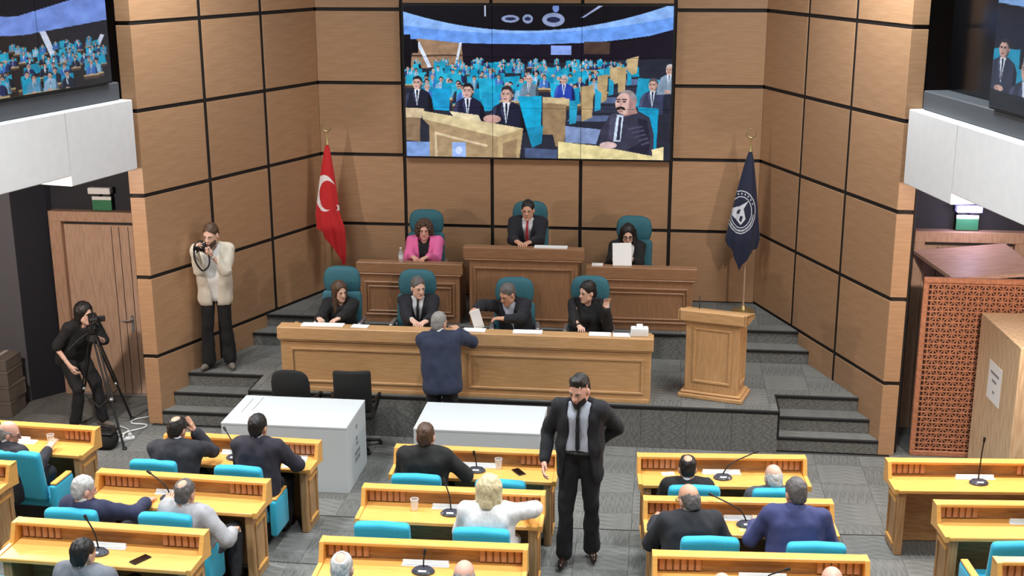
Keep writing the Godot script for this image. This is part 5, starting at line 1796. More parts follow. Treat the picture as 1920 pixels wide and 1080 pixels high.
func make_templates() -> void:
	# the head's origin is the joint with the neck; it looks along +z
	var head := [egg(v3(0, 0.092, -0.012), v3(0.076, 0.092, 0.096), 0.03), egg(v3(0, 0.03, 0.03), v3(0.062, 0.092, 0.066), 0.03), cap(v3(0, -0.045, 0.055), v3(0, -0.052, 0.074), 0.03, 0.022, 0.03),
		cap(v3(-0.045, -0.015, 0.02), v3(0, -0.045, 0.06), 0.026, 0.026, 0.02), cap(v3(0.045, -0.015, 0.02), v3(0, -0.045, 0.06), 0.026, 0.026, 0.02),
		cap(v3(-0.036, 0.074, 0.078), v3(0.036, 0.074, 0.078), 0.012, 0.012, 0.014), cap(v3(0, 0.062, 0.094), v3(0, 0.024, 0.112), 0.009, 0.014, 0.012), cap(v3(-0.014, 0.02, 0.1), v3(0.014, 0.02, 0.1), 0.009, 0.009, 0.008),
		cap(v3(-0.018, -0.014, 0.088), v3(0.018, -0.014, 0.088), 0.009, 0.009, 0.01),
		egg(v3(-0.078, 0.045, -0.008), v3(0.012, 0.034, 0.021), 0.008), egg(v3(0.078, 0.045, -0.008), v3(0.012, 0.034, 0.021), 0.008),
		cap(v3(0, -0.1, -0.03), v3(0, 0.02, -0.015), 0.056, 0.056, 0.03), dig(v3(-0.031, 0.05, 0.106), v3(0.019, 0.013, 0.02)), dig(v3(0.031, 0.05, 0.106), v3(0.019, 0.013, 0.02))]
	T.man = net(head, 0.0065)
	var face := dig(v3(0, 0.025, 0.085), v3(0.07, 0.105, 0.075), 0.01)
	var face_w := dig(v3(0, 0.03, 0.09), v3(0.064, 0.1, 0.08), 0.01)
	var ears := [dig(v3(-0.085, 0.03, 0.005), v3(0.03, 0.04, 0.04), 0.01), dig(v3(0.085, 0.03, 0.005), v3(0.03, 0.04, 0.04), 0.01)]
	T.short = net([egg(v3(0, 0.1, -0.016), v3(0.083, 0.096, 0.104), 0.02), egg(v3(0, 0.045, -0.055), v3(0.068, 0.075, 0.055), 0.02), face] + ears + [[3, v3(0, -0.97, 0.24), -0.008]], 0.0065)
	T.quiff = net([egg(v3(0, 0.1, -0.016), v3(0.0785, 0.094, 0.101), 0.02), egg(v3(0, 0.17, 0.045), v3(0.05, 0.03, 0.045), 0.03), egg(v3(0, 0.045, -0.055), v3(0.068, 0.075, 0.055), 0.02), face] + ears + [[3, v3(0, -0.97, 0.24), -0.008]], 0.0065)
	T.receding = net([egg(v3(0, 0.096, -0.016), v3(0.082, 0.095, 0.102), 0.02), egg(v3(0, 0.045, -0.055), v3(0.068, 0.075, 0.055), 0.02), dig(v3(0, 0.06, 0.085), v3(0.075, 0.15, 0.085), 0.01)] + ears + [[3, v3(0, -0.97, 0.24), -0.008]], 0.0065)
	T.fringe = net([egg(v3(0, 0.07, -0.02), v3(0.0815, 0.085, 0.098), 0.02), egg(v3(0, 0.025, -0.06), v3(0.068, 0.07, 0.056), 0.02), face] + ears + [[3, v3(0, -0.97, 0.24), -0.004], [3, v3(0, 0.94, 0.34), 0.088]], 0.0065)
	T.crown = net([egg(v3(0, 0.1, -0.016), v3(0.083, 0.096, 0.104), 0.02), egg(v3(0, 0.045, -0.055), v3(0.068, 0.075, 0.055), 0.02), face, dig(v3(0, 0.19, -0.075), v3(0.05, 0.06, 0.06), 0.01)] + ears + [[3, v3(0, -0.97, 0.24), -0.008]], 0.0065)
	T.long = net([egg(v3(0, 0.1, -0.016), v3(0.092, 0.1, 0.108), 0.02), cap(v3(-0.062, 0.1, -0.02), v3(-0.085, -0.2, 0.03), 0.04, 0.035, 0.04), cap(v3(0.062, 0.1, -0.02), v3(0.085, -0.2, 0.03), 0.04, 0.035, 0.04), cap(v3(-0.085, -0.12, 0.0), v3(-0.095, -0.27, 0.06), 0.035, 0.02, 0.03), cap(v3(0.085, -0.12, 0.0), v3(0.095, -0.27, 0.06), 0.035, 0.02, 0.03), cap(v3(0, 0.05, -0.07), v3(0, -0.2, -0.09), 0.06, 0.06, 0.04), face_w, dig(v3(0, -0.1, 0.05), v3(0.06, 0.1, 0.08), 0.01)], 0.008)
	T.wavy = net([egg(v3(0, 0.1, -0.016), v3(0.094, 0.104, 0.108), 0.02), cap(v3(-0.066, 0.08, -0.03), v3(-0.1, -0.16, -0.02), 0.045, 0.055, 0.04), cap(v3(0.066, 0.08, -0.03), v3(0.1, -0.16, 0.02), 0.045, 0.055, 0.04), cap(v3(0.1, -0.12, 0.03), v3(0.085, -0.24, 0.08), 0.045, 0.03, 0.04), cap(v3(0, 0.05, -0.07), v3(0, -0.2, -0.09), 0.06, 0.06, 0.04), face_w, dig(v3(0, -0.1, 0.06), v3(0.06, 0.1, 0.09), 0.01)], 0.008)
	T.tied = net([egg(v3(0, 0.1, -0.016), v3(0.087, 0.098, 0.106), 0.02), egg(v3(0, 0.03, -0.065), v3(0.072, 0.09, 0.06), 0.02), cap(v3(0.0, 0.02, -0.11), v3(-0.02, -0.14, -0.1), 0.035, 0.02, 0.03), cap(v3(-0.06, 0.02, -0.04), v3(-0.075, -0.12, 0.04), 0.025, 0.018, 0.03), face_w] + ears, 0.0075)
	T.curly = net([egg(v3(0, 0.09, -0.02), v3(0.115, 0.115, 0.115), 0.02), egg(v3(-0.085, 0.03, -0.01), v3(0.045, 0.07, 0.06), 0.03), egg(v3(0.085, 0.03, -0.01), v3(0.045, 0.07, 0.06), 0.03), egg(v3(0, 0.02, -0.075), v3(0.09, 0.09, 0.06), 0.03), dig(v3(0, 0.025, 0.1), v3(0.07, 0.105, 0.1), 0.01)], 0.008)
	T.bob = net([egg(v3(0, 0.095, -0.016), v3(0.098, 0.103, 0.112), 0.02), cap(v3(-0.055, 0.08, -0.03), v3(-0.062, -0.06, -0.03), 0.052, 0.05, 0.04), cap(v3(0.055, 0.08, -0.03), v3(0.062, -0.06, -0.03), 0.052, 0.05, 0.04), cap(v3(0, 0.05, -0.06), v3(0, -0.06, -0.075), 0.065, 0.06, 0.04), face_w, [3, v3(0, -1, 0), 0.075]], 0.0075)
	T.beard = net([egg(v3(0, -0.012, 0.03), v3(0.07, 0.06, 0.066), 0.02), cap(v3(0, -0.055, 0.06), v3(0, -0.06, 0.08), 0.034, 0.026, 0.03), cap(v3(-0.03, 0.0, 0.085), v3(0.03, 0.0, 0.085), 0.012, 0.012, 0.01), [3, v3(0, 0.8, 0.6), 0.05], dig(v3(0, -0.016, 0.105), v3(0.017, 0.006, 0.02), 0.005), [3, v3(0, 0, -1), 0.0]], 0.0065)
	# hands: the wrist is the origin, fingers run along +z, the palm looks down, the thumb of the right hand is at +x
	for c in [["flat", 0.14], ["loose", 0.42], ["grip", 1.0]]:
		var h := []
		for x in [-0.026, 0.0, 0.026]:
			h.append(cap(v3(x * 0.7, 0, 0.0), v3(x, 0, 0.082), 0.017, 0.0135, 0.014))
		h.append(cap(v3(0, 0, -0.03), v3(0, 0, 0.015), 0.024, 0.023, 0.02))
		var xs := [0.031, 0.0105, -0.0105, -0.03]
		var ls := [0.072, 0.081, 0.075, 0.058]
		for k in 4:
			var p := v3(xs[k], 0, 0.086)
			var a := 0.0
			for j in 3:
				a += c[1] * (0.8 if j == 0 else 1.0)
				var l: float = ls[k] * [0.45, 0.32, 0.23][j]
				var q := p + v3(xs[k] * 0.12, -sin(a) * l, cos(a) * l)
				h.append(cap(p, q, 0.0092 - j * 0.0008, 0.0086 - j * 0.0008, 0.004))
				p = q
		h.append(cap(v3(0.022, -0.004, 0.02), v3(0.05, -0.014, 0.05), 0.014, 0.011, 0.01))
		h.append(cap(v3(0.05, -0.014, 0.05), v3(0.058 - 0.02 * c[1], -0.02 - 0.02 * c[1], 0.085), 0.0105, 0.0085, 0.006))
		T["hand_" + c[0]] = net(h, 0.0052)

func ik(a: Vector3, t: Vector3, l1: float, l2: float, pole: Vector3) -> Array:
	var d := t - a
	var l := clampf(d.length(), absf(l1 - l2) + 0.01, (l1 + l2) * 0.998)
	var dir := d.normalized()
	t = a + dir * l
	var x := (l1 * l1 - l2 * l2 + l * l) / (2 * l)
	var h := sqrt(maxf(l1 * l1 - x * x, 0.0))
	var p := (pole - dir * pole.dot(dir)).normalized()
	return [a + dir * x + p * h, t]

# one person. spec: crown (world point of the top of the head), floor (height of the ground), yaw, lean, side, twist, head [yaw, pitch, roll],
# right / left: [wrist in world, pole, hand shape, up hint], foot_r / foot_l: world ankle targets, outfit and hair
func person(s: Dictionary) -> Node3D:
	var sc: float = s.get("scale", 1.0)
	var yaw: float = s.yaw
	var R := Basis(Vector3.UP, yaw)
	var fem: bool = s.get("fem", false)
	var tb := Basis(Vector3.UP, s.get("twist", 0.0)) * Basis(Vector3(0, 0, 1), -s.get("side", 0.0)) * Basis(Vector3(1, 0, 0), s.get("lean", 0.0))
	var ha: Array = s.get("head", [0.0, 0.0, 0.0])
	var neck_top := tb * v3(0, 0.565, 0.0) + tb * v3(0, 0, 0.012)
	var hb := Basis(Vector3.UP, ha[0]) * Basis(Vector3(1, 0, 0), ha[1]) * Basis(Vector3(0, 0, 1), ha[2])
	var crown: Vector3 = (neck_top + hb * v3(0, 0.187, -0.02)) * sc
	var pel: Vector3 = s.crown - R * crown
	var fl: float = s.floor
	var root := thing("person", s.label, "person", Vector3(pel.x, fl, pel.z), yaw, s.get("group", ""))
	var inv := root.transform.affine_inverse()
	var P := v3(0, pel.y - fl, 0)
	var TT := Transform3D(tb.scaled(Vector3.ONE * sc), P)
	var w := 0.92 if fem else 1.0
	if s.has("wide"):
		w *= s.wide
	# joints
	var sh := [TT * v3(-0.178 * w, 0.45, 0.0), TT * v3(0.178 * w, 0.45, 0.0)]
	var el := []
	var wr := []
	for k in 2:
		var h: Array = s.right if k == 0 else s.left
		var pole: Vector3 = h[1] if h[1] != null else v3(-0.35 if k == 0 else 0.35, -1.0, -0.25)
		var r := ik(sh[k], h[0] if (h.size() > 4 and h[4]) else inv * h[0], 0.285 * sc, 0.255 * sc, pole)
		el.append(r[0])
		wr.append(r[1])
	var hip := [P + tb * v3(-0.085, -0.01, 0) * sc, P + tb * v3(0.085, -0.01, 0) * sc]
	var kn := []
	var an := []
	var feet: Array = s.get("feet", [v3(-0.11, 0.08, 0.44), v3(0.11, 0.08, 0.44)])
	for k in 2:
		var fpos: Vector3 = feet[k]
		var r := ik(hip[k], fpos, 0.43 * sc, 0.43 * sc, v3((-0.12 if k == 0 else 0.12), 0.5, 1.0) if s.get("sit", true) else v3((-0.1 if k == 0 else 0.1), 0, 1))
		kn.append(r[0])
		an.append(r[1])
	var hx := Transform3D(hb.scaled(Vector3.ONE * sc), P + neck_top * sc)
	# body: one continuous skin, finer nets for head and hands
	var b := [cap(TT * v3(-0.07 * w, 0.37, -0.01), TT * v3(-0.06 * w, 0.05, -0.01), 0.078, 0.076, 0.04), cap(TT * v3(0.07 * w, 0.37, -0.01), TT * v3(0.06 * w, 0.05, -0.01), 0.078, 0.076, 0.04), cap(TT * v3(0, 0.42, -0.015), P + (neck_top + hb * v3(0, -0.01, -0.02)) * sc, 0.055, 0.052, 0.03)]
	for k in 2:
		b.append(cap(sh[k], el[k], 0.042, 0.034, 0.03))
		b.append(cap(el[k], wr[k], 0.033, 0.025, 0.02))
		b.append(cap(hip[k], kn[k], 0.075, 0.05, 0.03))
		b.append(cap(kn[k], an[k], 0.048, 0.034, 0.02))
	var nets := [[net(b, 0.02), null], [T.man, hx * Transform3D(Basis.from_scale(v3(0.95, 0.97, 0.97) if fem else Vector3.ONE), Vector3.ZERO)]]
	for k in 2:
		var h: Array = s.right if k == 0 else s.left
		var z: Vector3 = (wr[k] - el[k]).normalized()
		if h.size() > 5 and h[5] != null:
			z = h[5].normalized()
		var up: Vector3 = h[3] if h[3] != null else Vector3.UP
		var y := (up - z * up.dot(z)).normalized()
		var x := y.cross(z)
		var hs := sc * (0.9 if fem else 1.0)
		var hbz := Basis(x * hs, y * hs, z * hs)
		if k == 1:
			hbz = hbz * Basis.from_scale(v3(-1, 1, 1))
		nets.append([T["hand_" + h[2]], Transform3D(hbz, wr[k] + z * 0.012)])
	part("body", skin(nets), s.skin, root)
	# clothes
	var sleeve: float = s.get("sleeve", 1.0)
	var bulk: float = s.get("bulk", 0.0)
	var tor := func(g: float, low: float, arms: float, collar: bool) -> Array:
		var o := [cap(TT * v3(-0.082 * w, 0.375, 0.0), TT * v3(-0.075 * w, 0.12, 0.005), 0.118 * w + g, 0.112 + g + bulk, 0.07), cap(TT * v3(0.082 * w, 0.375, 0.0), TT * v3(0.075 * w, 0.12, 0.005), 0.118 * w + g, 0.112 + g + bulk, 0.07)]
		o.append(cap(TT * v3(-0.165 * w, 0.445, 0), TT * v3(-0.02, 0.475, -0.01), 0.066 + g, 0.068 + g, 0.05))
		o.append(cap(TT * v3(0.165 * w, 0.445, 0), TT * v3(0.02, 0.475, -0.01), 0.066 + g, 0.068 + g, 0.05))
		if bulk > 0.0:
			o.append(egg(TT * v3(0, 0.13, 0.06), v3(0.13 + bulk, 0.14, 0.09 + bulk), 0.08))
		if fem:
			for q in [-1, 1]:
				o.append(egg(TT * v3(q * 0.07, 0.3, 0.085), v3(0.06, 0.06, 0.055), 0.06))
		if low > 0:
			for q in [-1, 1]:
				o.append(cap(TT * v3(q * 0.072, 0.12, 0.0), TT * v3(q * 0.08, 0.12 - low, 0.0), 0.112 + g + bulk, 0.118 + g + bulk, 0.06))
		if arms > 0:
			for k in 2:
				o.append(cap(sh[k], el[k] if arms >= 0.5 else sh[k].lerp(el[k], arms * 2), 0.064 + g, 0.054 + g, 0.035))
				if arms > 0.5:
					o.append(cap(el[k], el[k].lerp(wr[k], (arms - 0.5) * 2 * 0.93), 0.053 + g, 0.041 + g, 0.02))
		return o
	var cols: Dictionary = s.outfit
	var low: float = s.get("low", 0.10)
	var sd := int(absf(pel.x * 1000)) + 7
	if cols.has("jacket"):
		var j: Array = tor.call(0.012, low, sleeve, false)
		if cols.has("shirt"):
			j.append([4, TT.affine_inverse(), s.get("button", 0.16), s.get("vee", 0.24), 0.02])
			if s.has("open"):
				j.append([4, Transform3D(Basis.from_scale(v3(1, -1, 1)), Vector3.ZERO) * TT.affine_inverse(), -s.open_at, s.open, 0.02])
		# collar at the nape, room for the neck, straight hem
		j.append(cap(TT * v3(-0.035, 0.5, -0.03), TT * v3(0.035, 0.5, -0.03), 0.05, 0.05, 0.03))
		j.append([2, TT * v3(0, 0.59, 0.045), v3(0.06, 0.085, 0.072), 0.012])
		if low > 0.15:
			var hem := TT.basis.y.normalized()
			j.append([3, -hem, -hem.dot(TT * v3(0, 0.12 - low - 0.075, 0))])
		part("jacket", skin([[net(j, 0.0135), null]], 0.014, sd, 7.0), cols.jacket, root)
	if cols.has("shirt"):
		var arms_: float = 0.0 if cols.has("jacket") else sleeve
		var t: Array = tor.call(-0.008 if cols.has("jacket") else 0.008, s.get("shirt_low", 0.06) if cols.has("jacket") else low, arms_, true)
		if s.get("collar", true):
			t.append(cap(TT * v3(0, 0.49, -0.018), TT * v3(0, 0.537, -0.012), 0.066, 0.06, 0.02))
			t.append([2, TT * v3(0, 0.6, 0.06), v3(0.06, 0.075, 0.07), 0.012])
		else:
			t.append([2, TT * v3(0, 0.55, 0.06), v3(0.075, 0.11, 0.1), 0.015])
		if cols.has("belt"):
			var ny := TT.basis.y.normalized()
			t.append([3, -ny, -ny.dot(TT * v3(0, 0.09, 0))])
		part("shirt", skin([[net(t, 0.0145), null]], 0.008 if cols.has("jacket") else 0.012, sd + 3, 7.5), cols.shirt, root)
		if cols.has("tie"):
			var z0 := 0.118 * w + 0.012
			var tie := [cap(TT * v3(0, 0.492, 0.058), TT * v3(0, 0.478, 0.075), 0.016, 0.014, 0.005), cap(TT * v3(0, 0.47, 0.078), TT * v3(0, 0.4, z0 - 0.006), 0.012, 0.016, 0.01), cap(TT * v3(0, 0.4, z0 - 0.006), TT * v3(0, 0.3, z0 + 0.001), 0.016, 0.019, 0.01), cap(TT * v3(0, 0.3, z0 + 0.001), TT * v3(0, 0.14, z0 + 0.002), 0.019, 0.021, 0.01)]
			part("tie", skin([[net(tie, 0.008), null]]), cols.tie, root)
		if cols.has("jacket"):
			for k in 2:
				if sleeve >= 0.99:
					var c0: Vector3 = el[k].lerp(wr[k], 0.9)
					part("cuff", tube([c0, el[k].lerp(wr[k], 1.0)], [0.036, 0.034], 12), cols.shirt, root)
	if cols.has("trousers"):
		var tr := [cap(P + tb * v3(-0.06, 0.06, 0) * sc, P + tb * v3(0.06, 0.06, 0) * sc, 0.102, 0.102, 0.05)]
		for k in 2:
			tr.append(cap(hip[k], kn[k], 0.098, 0.072, 0.04))
			tr.append(cap(kn[k], kn[k].lerp(an[k], 0.98), 0.068, s.get("hem", 0.062), 0.02))
		if cols.has("belt"):
			var ny := TT.basis.y.normalized()
			tr.append([3, ny, ny.dot(TT * v3(0, 0.105, 0))])
			tr[0] = cap(TT * v3(-0.07 * w, 0.1, 0.003), TT * v3(0.07 * w, 0.1, 0.003), 0.118 + bulk, 0.118 + bulk, 0.05)
		part("trousers", skin([[net(tr, 0.016), null]], 0.018, sd + 5, 7.0), cols.trousers, root)
	if cols.has("belt"):
		var bl := []
		for k in 25:
			var a := TAU * k / 24
			bl.append(TT * v3(cos(a) * (0.07 * w + 0.118 + bulk), 0.085, sin(a) * (0.12 + bulk)))
		part("belt", tube(bl, 0.016, 6), M.black, root)
	for k in 2:
		var fd: Vector3 = (v3(kn[k].x - hip[k].x, 0, kn[k].z - hip[k].z)).normalized() if s.get("sit", true) else v3((-0.25 if k == 0 else 0.25), 0, 1).normalized()
		if s.has("toes"):
			fd = s.toes[k].normalized()
		var ax: Vector3 = an[k]
		var g := ax.y - 0.042
		var shoe := [cap(v3(ax.x, g - 0.002, ax.z) - fd * 0.05, v3(ax.x, g - 0.008, ax.z) + fd * 0.1, 0.038, 0.034, 0.02), cap(v3(ax.x, g - 0.008, ax.z) + fd * 0.1, v3(ax.x, g - 0.012, ax.z) + fd * 0.16, 0.036, 0.027, 0.02), cap(v3(ax.x, g, ax.z) - fd * 0.03, ax, 0.042, 0.038, 0.02), [3, v3(0, -1, 0), 0.042 - ax.y + 0.034]]
		part("shoe", skin([[net(shoe, 0.011), null]]), s.get("shoes", M.shoe), root)
	# head details
	if s.has("hair"):
		part("hair", skin([[T[s.hair], hx * Transform3D(Basis.from_scale(v3(0.97, 0.99, 0.99) if fem else Vector3.ONE), Vector3.ZERO)]], 0.007 if s.hair != "curly" else 0.02, sd + 9, 22.0 if s.hair != "curly" else 40.0), s.hair_mat, root)
	if s.has("beard"):
		part("beard", skin([[T.beard, hx]], 0.003, 3, 40.0), s.beard, root)
	for q in [-1, 1]:
		var ey := part("eye", ball(0.0105, 0.0055, 0.007, 10), M.eye_white, root)
		ey.transform = hx * Transform3D(Basis.IDENTITY, v3(q * 0.031, 0.05, 0.084))
		part("iris", ball(0.0062, 0.0062, 0.004, 8), M.iris, ey, v3(0, 0, 0.006))
		var br := part("eyebrow", tube([v3(q * 0.014, 0.07, 0.098), v3(q * 0.032, 0.075, 0.094), v3(q * 0.05, 0.069, 0.08)], [0.0045, 0.005, 0.003], 6), s.get("brow", M.hair_dark), root)
		br.transform = hx
	var mo := part("mouth", ball(0.019, 0.0055, 0.006, 10), s.get("lips", M.lip), root)
	mo.transform = hx * Transform3D(Basis.IDENTITY, v3(0, -0.014, 0.097))
	if s.get("glasses", false):
		var gl := part("glasses", tube(glasses_loop(), 0.0026, 5), M.black, root)
		gl.transform = hx
	s["hx"] = hx
	s["wr"] = wr
	s["root"] = root
	s["TT"] = TT
	return root

func glasses_loop() -> Array:
	var o := [v3(-0.078, 0.052, 0.0), v3(-0.068, 0.055, 0.085)]
	for k in 9:
		var a := PI - TAU * k / 8
		o.append(v3(-0.034 + cos(a) * 0.027, 0.05 + sin(a) * 0.02, 0.108))
	for k in 9:
		var a := PI - TAU * k / 8
		o.append(v3(0.034 + cos(a) * 0.027, 0.05 + sin(a) * 0.02, 0.108))
	o.append_array([v3(0.068, 0.055, 0.085), v3(0.078, 0.052, 0.0)])
	return o

func cloth(h: String, rough := 0.85) -> StandardMaterial3D:
	var key := "cloth" + h
	if cache.has(key):
		return cache[key]
	var m := grained(M.weave, Vector3(7, 4, 7), rough, hexc(h))
	m.rim_enabled = true
	m.rim = 0.2
	cache[key] = m
	return m

func hair_of(h: String) -> StandardMaterial3D:
	return grained(M.strand, Vector3(26, 4, 26), 0.55, hexc(h))

func skin_mat(h: String) -> StandardMaterial3D:
	var key := "skin" + h
	if cache.has(key):
		return cache[key]
	var m := flat(hexc(h), 0.5)
	m.subsurf_scatter_enabled = false
	cache[key] = m
	return m

func build_people() -> void:
	make_templates()
	M.shoe = flat(hexc("1a1513"), 0.3)
	M.eye_white = flat(hexc("b8b0aa"), 0.4)
	M.iris = flat(hexc("1c1210"), 0.3)
	M.lip = flat(hexc("9c5a52"), 0.5)
	M.hair_dark = hair_of("1d1816")
	M.hair_brown = hair_of("5c4331")
	M.hair_light = hair_of("8b6f52")
	M.hair_grey = hair_of("a09d9a")
	M.hair_white = hair_of("d8d8d6")
	M.hair_salt = hair_of("6d6866")
	M.hair_blonde = hair_of("e6d6aa")
	var fair := skin_mat("deb5a0")
	var tan := skin_mat("cf9d83")
	var rosy := skin_mat("deaa96")
	var suit := cloth("191b24")
	var black := cloth("141416")
	var charcoal := cloth("2a2b33")
	var white := cloth("e4e6ea")
	var dn := Vector3.DOWN
	# ---- four people behind the front desk, looking into the hall
	person({"label": "woman with long brown hair in black, seated behind the front desk", "crown": v3(-2.164, 1.663, 2.42), "floor": STAGE, "yaw": 0.1, "lean": 0.12, "fem": true, "scale": 0.97, "head": [0.6, 0.1, 0.05],
		"right": [v3(-2.30, 1.335, 2.9), null, "loose", null, false, v3(0.5, -0.1, 1)], "left": [v3(-2.05, 1.335, 2.92), null, "loose", null, false, v3(-0.8, -0.1, 1)], "skin": fair, "outfit": {"shirt": black, "trousers": black}, "collar": false, "hair": "long", "hair_mat": M.hair_brown, "feet": [v3(-0.1, 0.08, 0.35), v3(0.1, 0.08, 0.35)]})
	person({"label": "man in dark suit, white shirt and dark tie seated behind the front desk", "crown": v3(-1.187, 1.744, 2.42), "floor": STAGE, "yaw": 0.08, "lean": 0.08, "head": [0.5, 0.08, 0.0],
		"right": [v3(-1.17, 1.335, 2.88), null, "grip", null, false, v3(0.6, -0.1, 1)], "left": [v3(-1.0, 1.335, 2.88), null, "loose", null, false, v3(-0.6, -0.1, 1)], "skin": fair, "outfit": {"jacket": suit, "shirt": white, "tie": cloth("17181f"), "trousers": suit}, "hair": "short", "hair_mat": M.hair_salt, "feet": [v3(-0.1, 0.08, 0.35), v3(0.1, 0.08, 0.35)]})
	var p3 := {"label": "grey haired man in navy suit leaning over and reaching out with papers", "crown": v3(-0.106, 1.71, 2.52), "floor": STAGE, "yaw": -0.25, "lean": 0.34, "side": -0.12, "head": [-0.45, 0.4, 0.0],
		"right": [v3(-0.42, 1.49, 2.86), v3(-0.6, 0.1, -0.6), "grip", Vector3.UP], "left": [v3(-0.06, 1.41, 2.94), v3(0.7, -0.5, -0.3), "loose", Vector3.UP, false, v3(-1, 0.05, 0.3)], "skin": tan, "outfit": {"jacket": suit, "shirt": cloth("c9d3e6"), "trousers": suit}, "hair": "short", "hair_mat": M.hair_salt, "feet": [v3(-0.1, 0.08, 0.35), v3(0.1, 0.08, 0.35)]}
	person(p3)
	person({"label": "dark haired woman in black raising her hand, seated behind the front desk", "crown": v3(0.871, 1.76, 2.45), "floor": STAGE, "yaw": -0.05, "lean": 0.1, "fem": true, "head": [-0.75, 0.12, -0.08],
		"right": [v3(0.80, 1.335, 2.9), null, "loose", null], "left": [v3(1.1, 1.46, 2.6), v3(0.25, -1.0, 0.1), "loose", v3(-0.5, 0, -1), false, v3(0.0, 1, 0.0)], "skin": fair, "outfit": {"jacket": black, "shirt": cloth("101012"), "trousers": black}, "collar": false, "button": 0.16, "vee": 0.42, "hair": "tied", "hair_mat": M.hair_dark, "feet": [v3(-0.1, 0.08, 0.35), v3(0.1, 0.08, 0.35)]})
	# ---- three people of the upper row
	person({"label": "woman with short curly hair in a pink jacket at the upper desk", "crown": v3(-1.412, 2.087, 0.78), "floor": UPPER, "yaw": 0.05, "lean": 0.1, "fem": true, "head": [0.1, 0.08, 0.0], "wide": 1.08,
		"right": [v3(-1.5, 1.69, 1.2), null, "loose", null, false, v3(0.7, -0.1, 1)], "left": [v3(-1.29, 1.69, 1.2), null, "loose", null, false, v3(-0.7, -0.1, 1)], "skin": rosy, "outfit": {"jacket": cloth("ea6fa8"), "shirt": cloth("131315"), "trousers": black}, "collar": false, "button": -0.2, "vee": 0.11, "hair": "curly", "hair_mat": M.hair_brown, "lips": M.lip, "feet": [v3(-0.1, 0.08, 0.35), v3(0.1, 0.08, 0.35)]})
	person({"label": "man in dark suit and red tie at the tall middle desk", "crown": v3(-0.027, 2.382, 0.78), "floor": UPPER + 0.2, "yaw": 0.0, "lean": 0.08, "head": [-0.05, 0.08, 0.0], "wide": 1.06,
		"right": [v3(-0.13, 1.93, 1.22), null, "loose", null, false, v3(0.7, -0.1, 1)], "left": [v3(0.06, 1.93, 1.22), null, "loose", null, false, v3(-0.7, -0.1, 1)], "skin": tan, "outfit": {"jacket": suit, "shirt": white, "tie": cloth("a8232f"), "trousers": suit}, "button": 0.1, "vee": 0.2, "hair": "short", "hair_mat": M.hair_dark, "feet": [v3(-0.1, 0.08, 0.35), v3(0.1, 0.08, 0.35)]})
	var u3 := {"label": "woman with long dark hair and glasses reading a white sheet at the upper desk", "crown": v3(1.284, 2.085, 0.78), "floor": UPPER, "yaw": 0.0, "lean": 0.1, "fem": true, "head": [0.05, 0.25, 0.0],
		"right": [v3(1.12, 1.70, 1.14), null, "grip", Vector3.UP], "left": [v3(1.34, 1.71, 1.14), null, "grip", Vector3.UP], "skin": fair, "outfit": {"jacket": black, "shirt": cloth("dcd8d4"), "trousers": black}, "collar": false, "button": 0.05, "vee": 0.22, "hair": "wavy", "hair_mat": M.hair_dark, "glasses": true, "feet": [v3(-0.1, 0.08, 0.35), v3(0.1, 0.08, 0.35)]}
	person(u3)
	var sh := thing("paper", "white sheet held up by the woman in glasses at the upper desk", "paper", v3(1.228, 1.80, 1.265), 0.05)
	part("sheet", cbox(0.24, 0.3, 0.003, 0.0008), M.paper, sh, Vector3.ZERO, Vector3(-0.35, 0, 0.03))
	var sheaf := thing("paper", "white sheaf dangling from the outstretched hand of the leaning man", "paper", v3(-0.385, 1.405, 2.985), 0.35)
	part("sheet", cbox(0.12, 0.24, 0.012, 0.003), M.paper, sheaf, Vector3.ZERO, Vector3(0.05, 0, 0.28))
	# ---- standing people
	person({"label": "grey haired man in a navy blazer standing with his back turned at the front desk", "crown": v3(-0.714, 1.675, 3.62), "floor": 0.0, "yaw": PI + 0.12, "lean": 0.16, "side": 0.05, "sit": false, "scale": 1.0, "wide": 1.1, "bulk": 0.015, "head": [-0.55, 0.12, 0.0], "low": 0.22,
		"right": [v3(-0.55, 1.34, 3.24), v3(-1.0, -0.6, -0.2), "loose", Vector3.UP], "left": [v3(-0.84, 1.34, 3.24), v3(0.3, -1.0, -0.2), "loose", Vector3.UP], "skin": tan, "outfit": {"jacket": cloth("29324a"), "shirt": white, "trousers": cloth("18191d")}, "button": 0.5, "hair": "receding", "hair_mat": M.hair_grey, "feet": [v3(-0.11, 0.08, -0.12), v3(0.11, 0.08, -0.04)]})
	person({"label": "bearded man in black suit and tie walking in the aisle", "crown": v3(1.032, 1.985, 6.45), "floor": TIER, "yaw": -0.12, "lean": 0.03, "sit": false, "scale": 1.07, "wide": 0.98, "head": [-0.3, 0.28, 0.0], "low": 0.24,
		"right": [v3(0.74, 1.19, 6.50), v3(-0.4, 0, -0.9), "loose", v3(-1, 0, 0.2)], "left": [v3(1.16, 1.27, 6.26), v3(1.0, 0.0, -0.5), "loose", v3(0, 0, -1), false, v3(-0.5, -0.6, -0.4)], "skin": rosy, "outfit": {"jacket": cloth("1a1b21"), "shirt": cloth("c3c8d6"), "tie": cloth("15161b"), "trousers": cloth("15151a"), "belt": true}, "button": -0.42, "vee": 0.105, "open_at": 0.85, "open": 0.13, "hair": "quiff", "hair_mat": M.hair_dark, "beard": M.hair_dark, "shoes": M.shoe_brown, "feet": [v3(-0.13, 0.08, 0.06), v3(0.1, 0.08, -0.12)], "toes": [v3(0.0, 0, 1), v3(0.3, 0, 1)], "hem": 0.074})
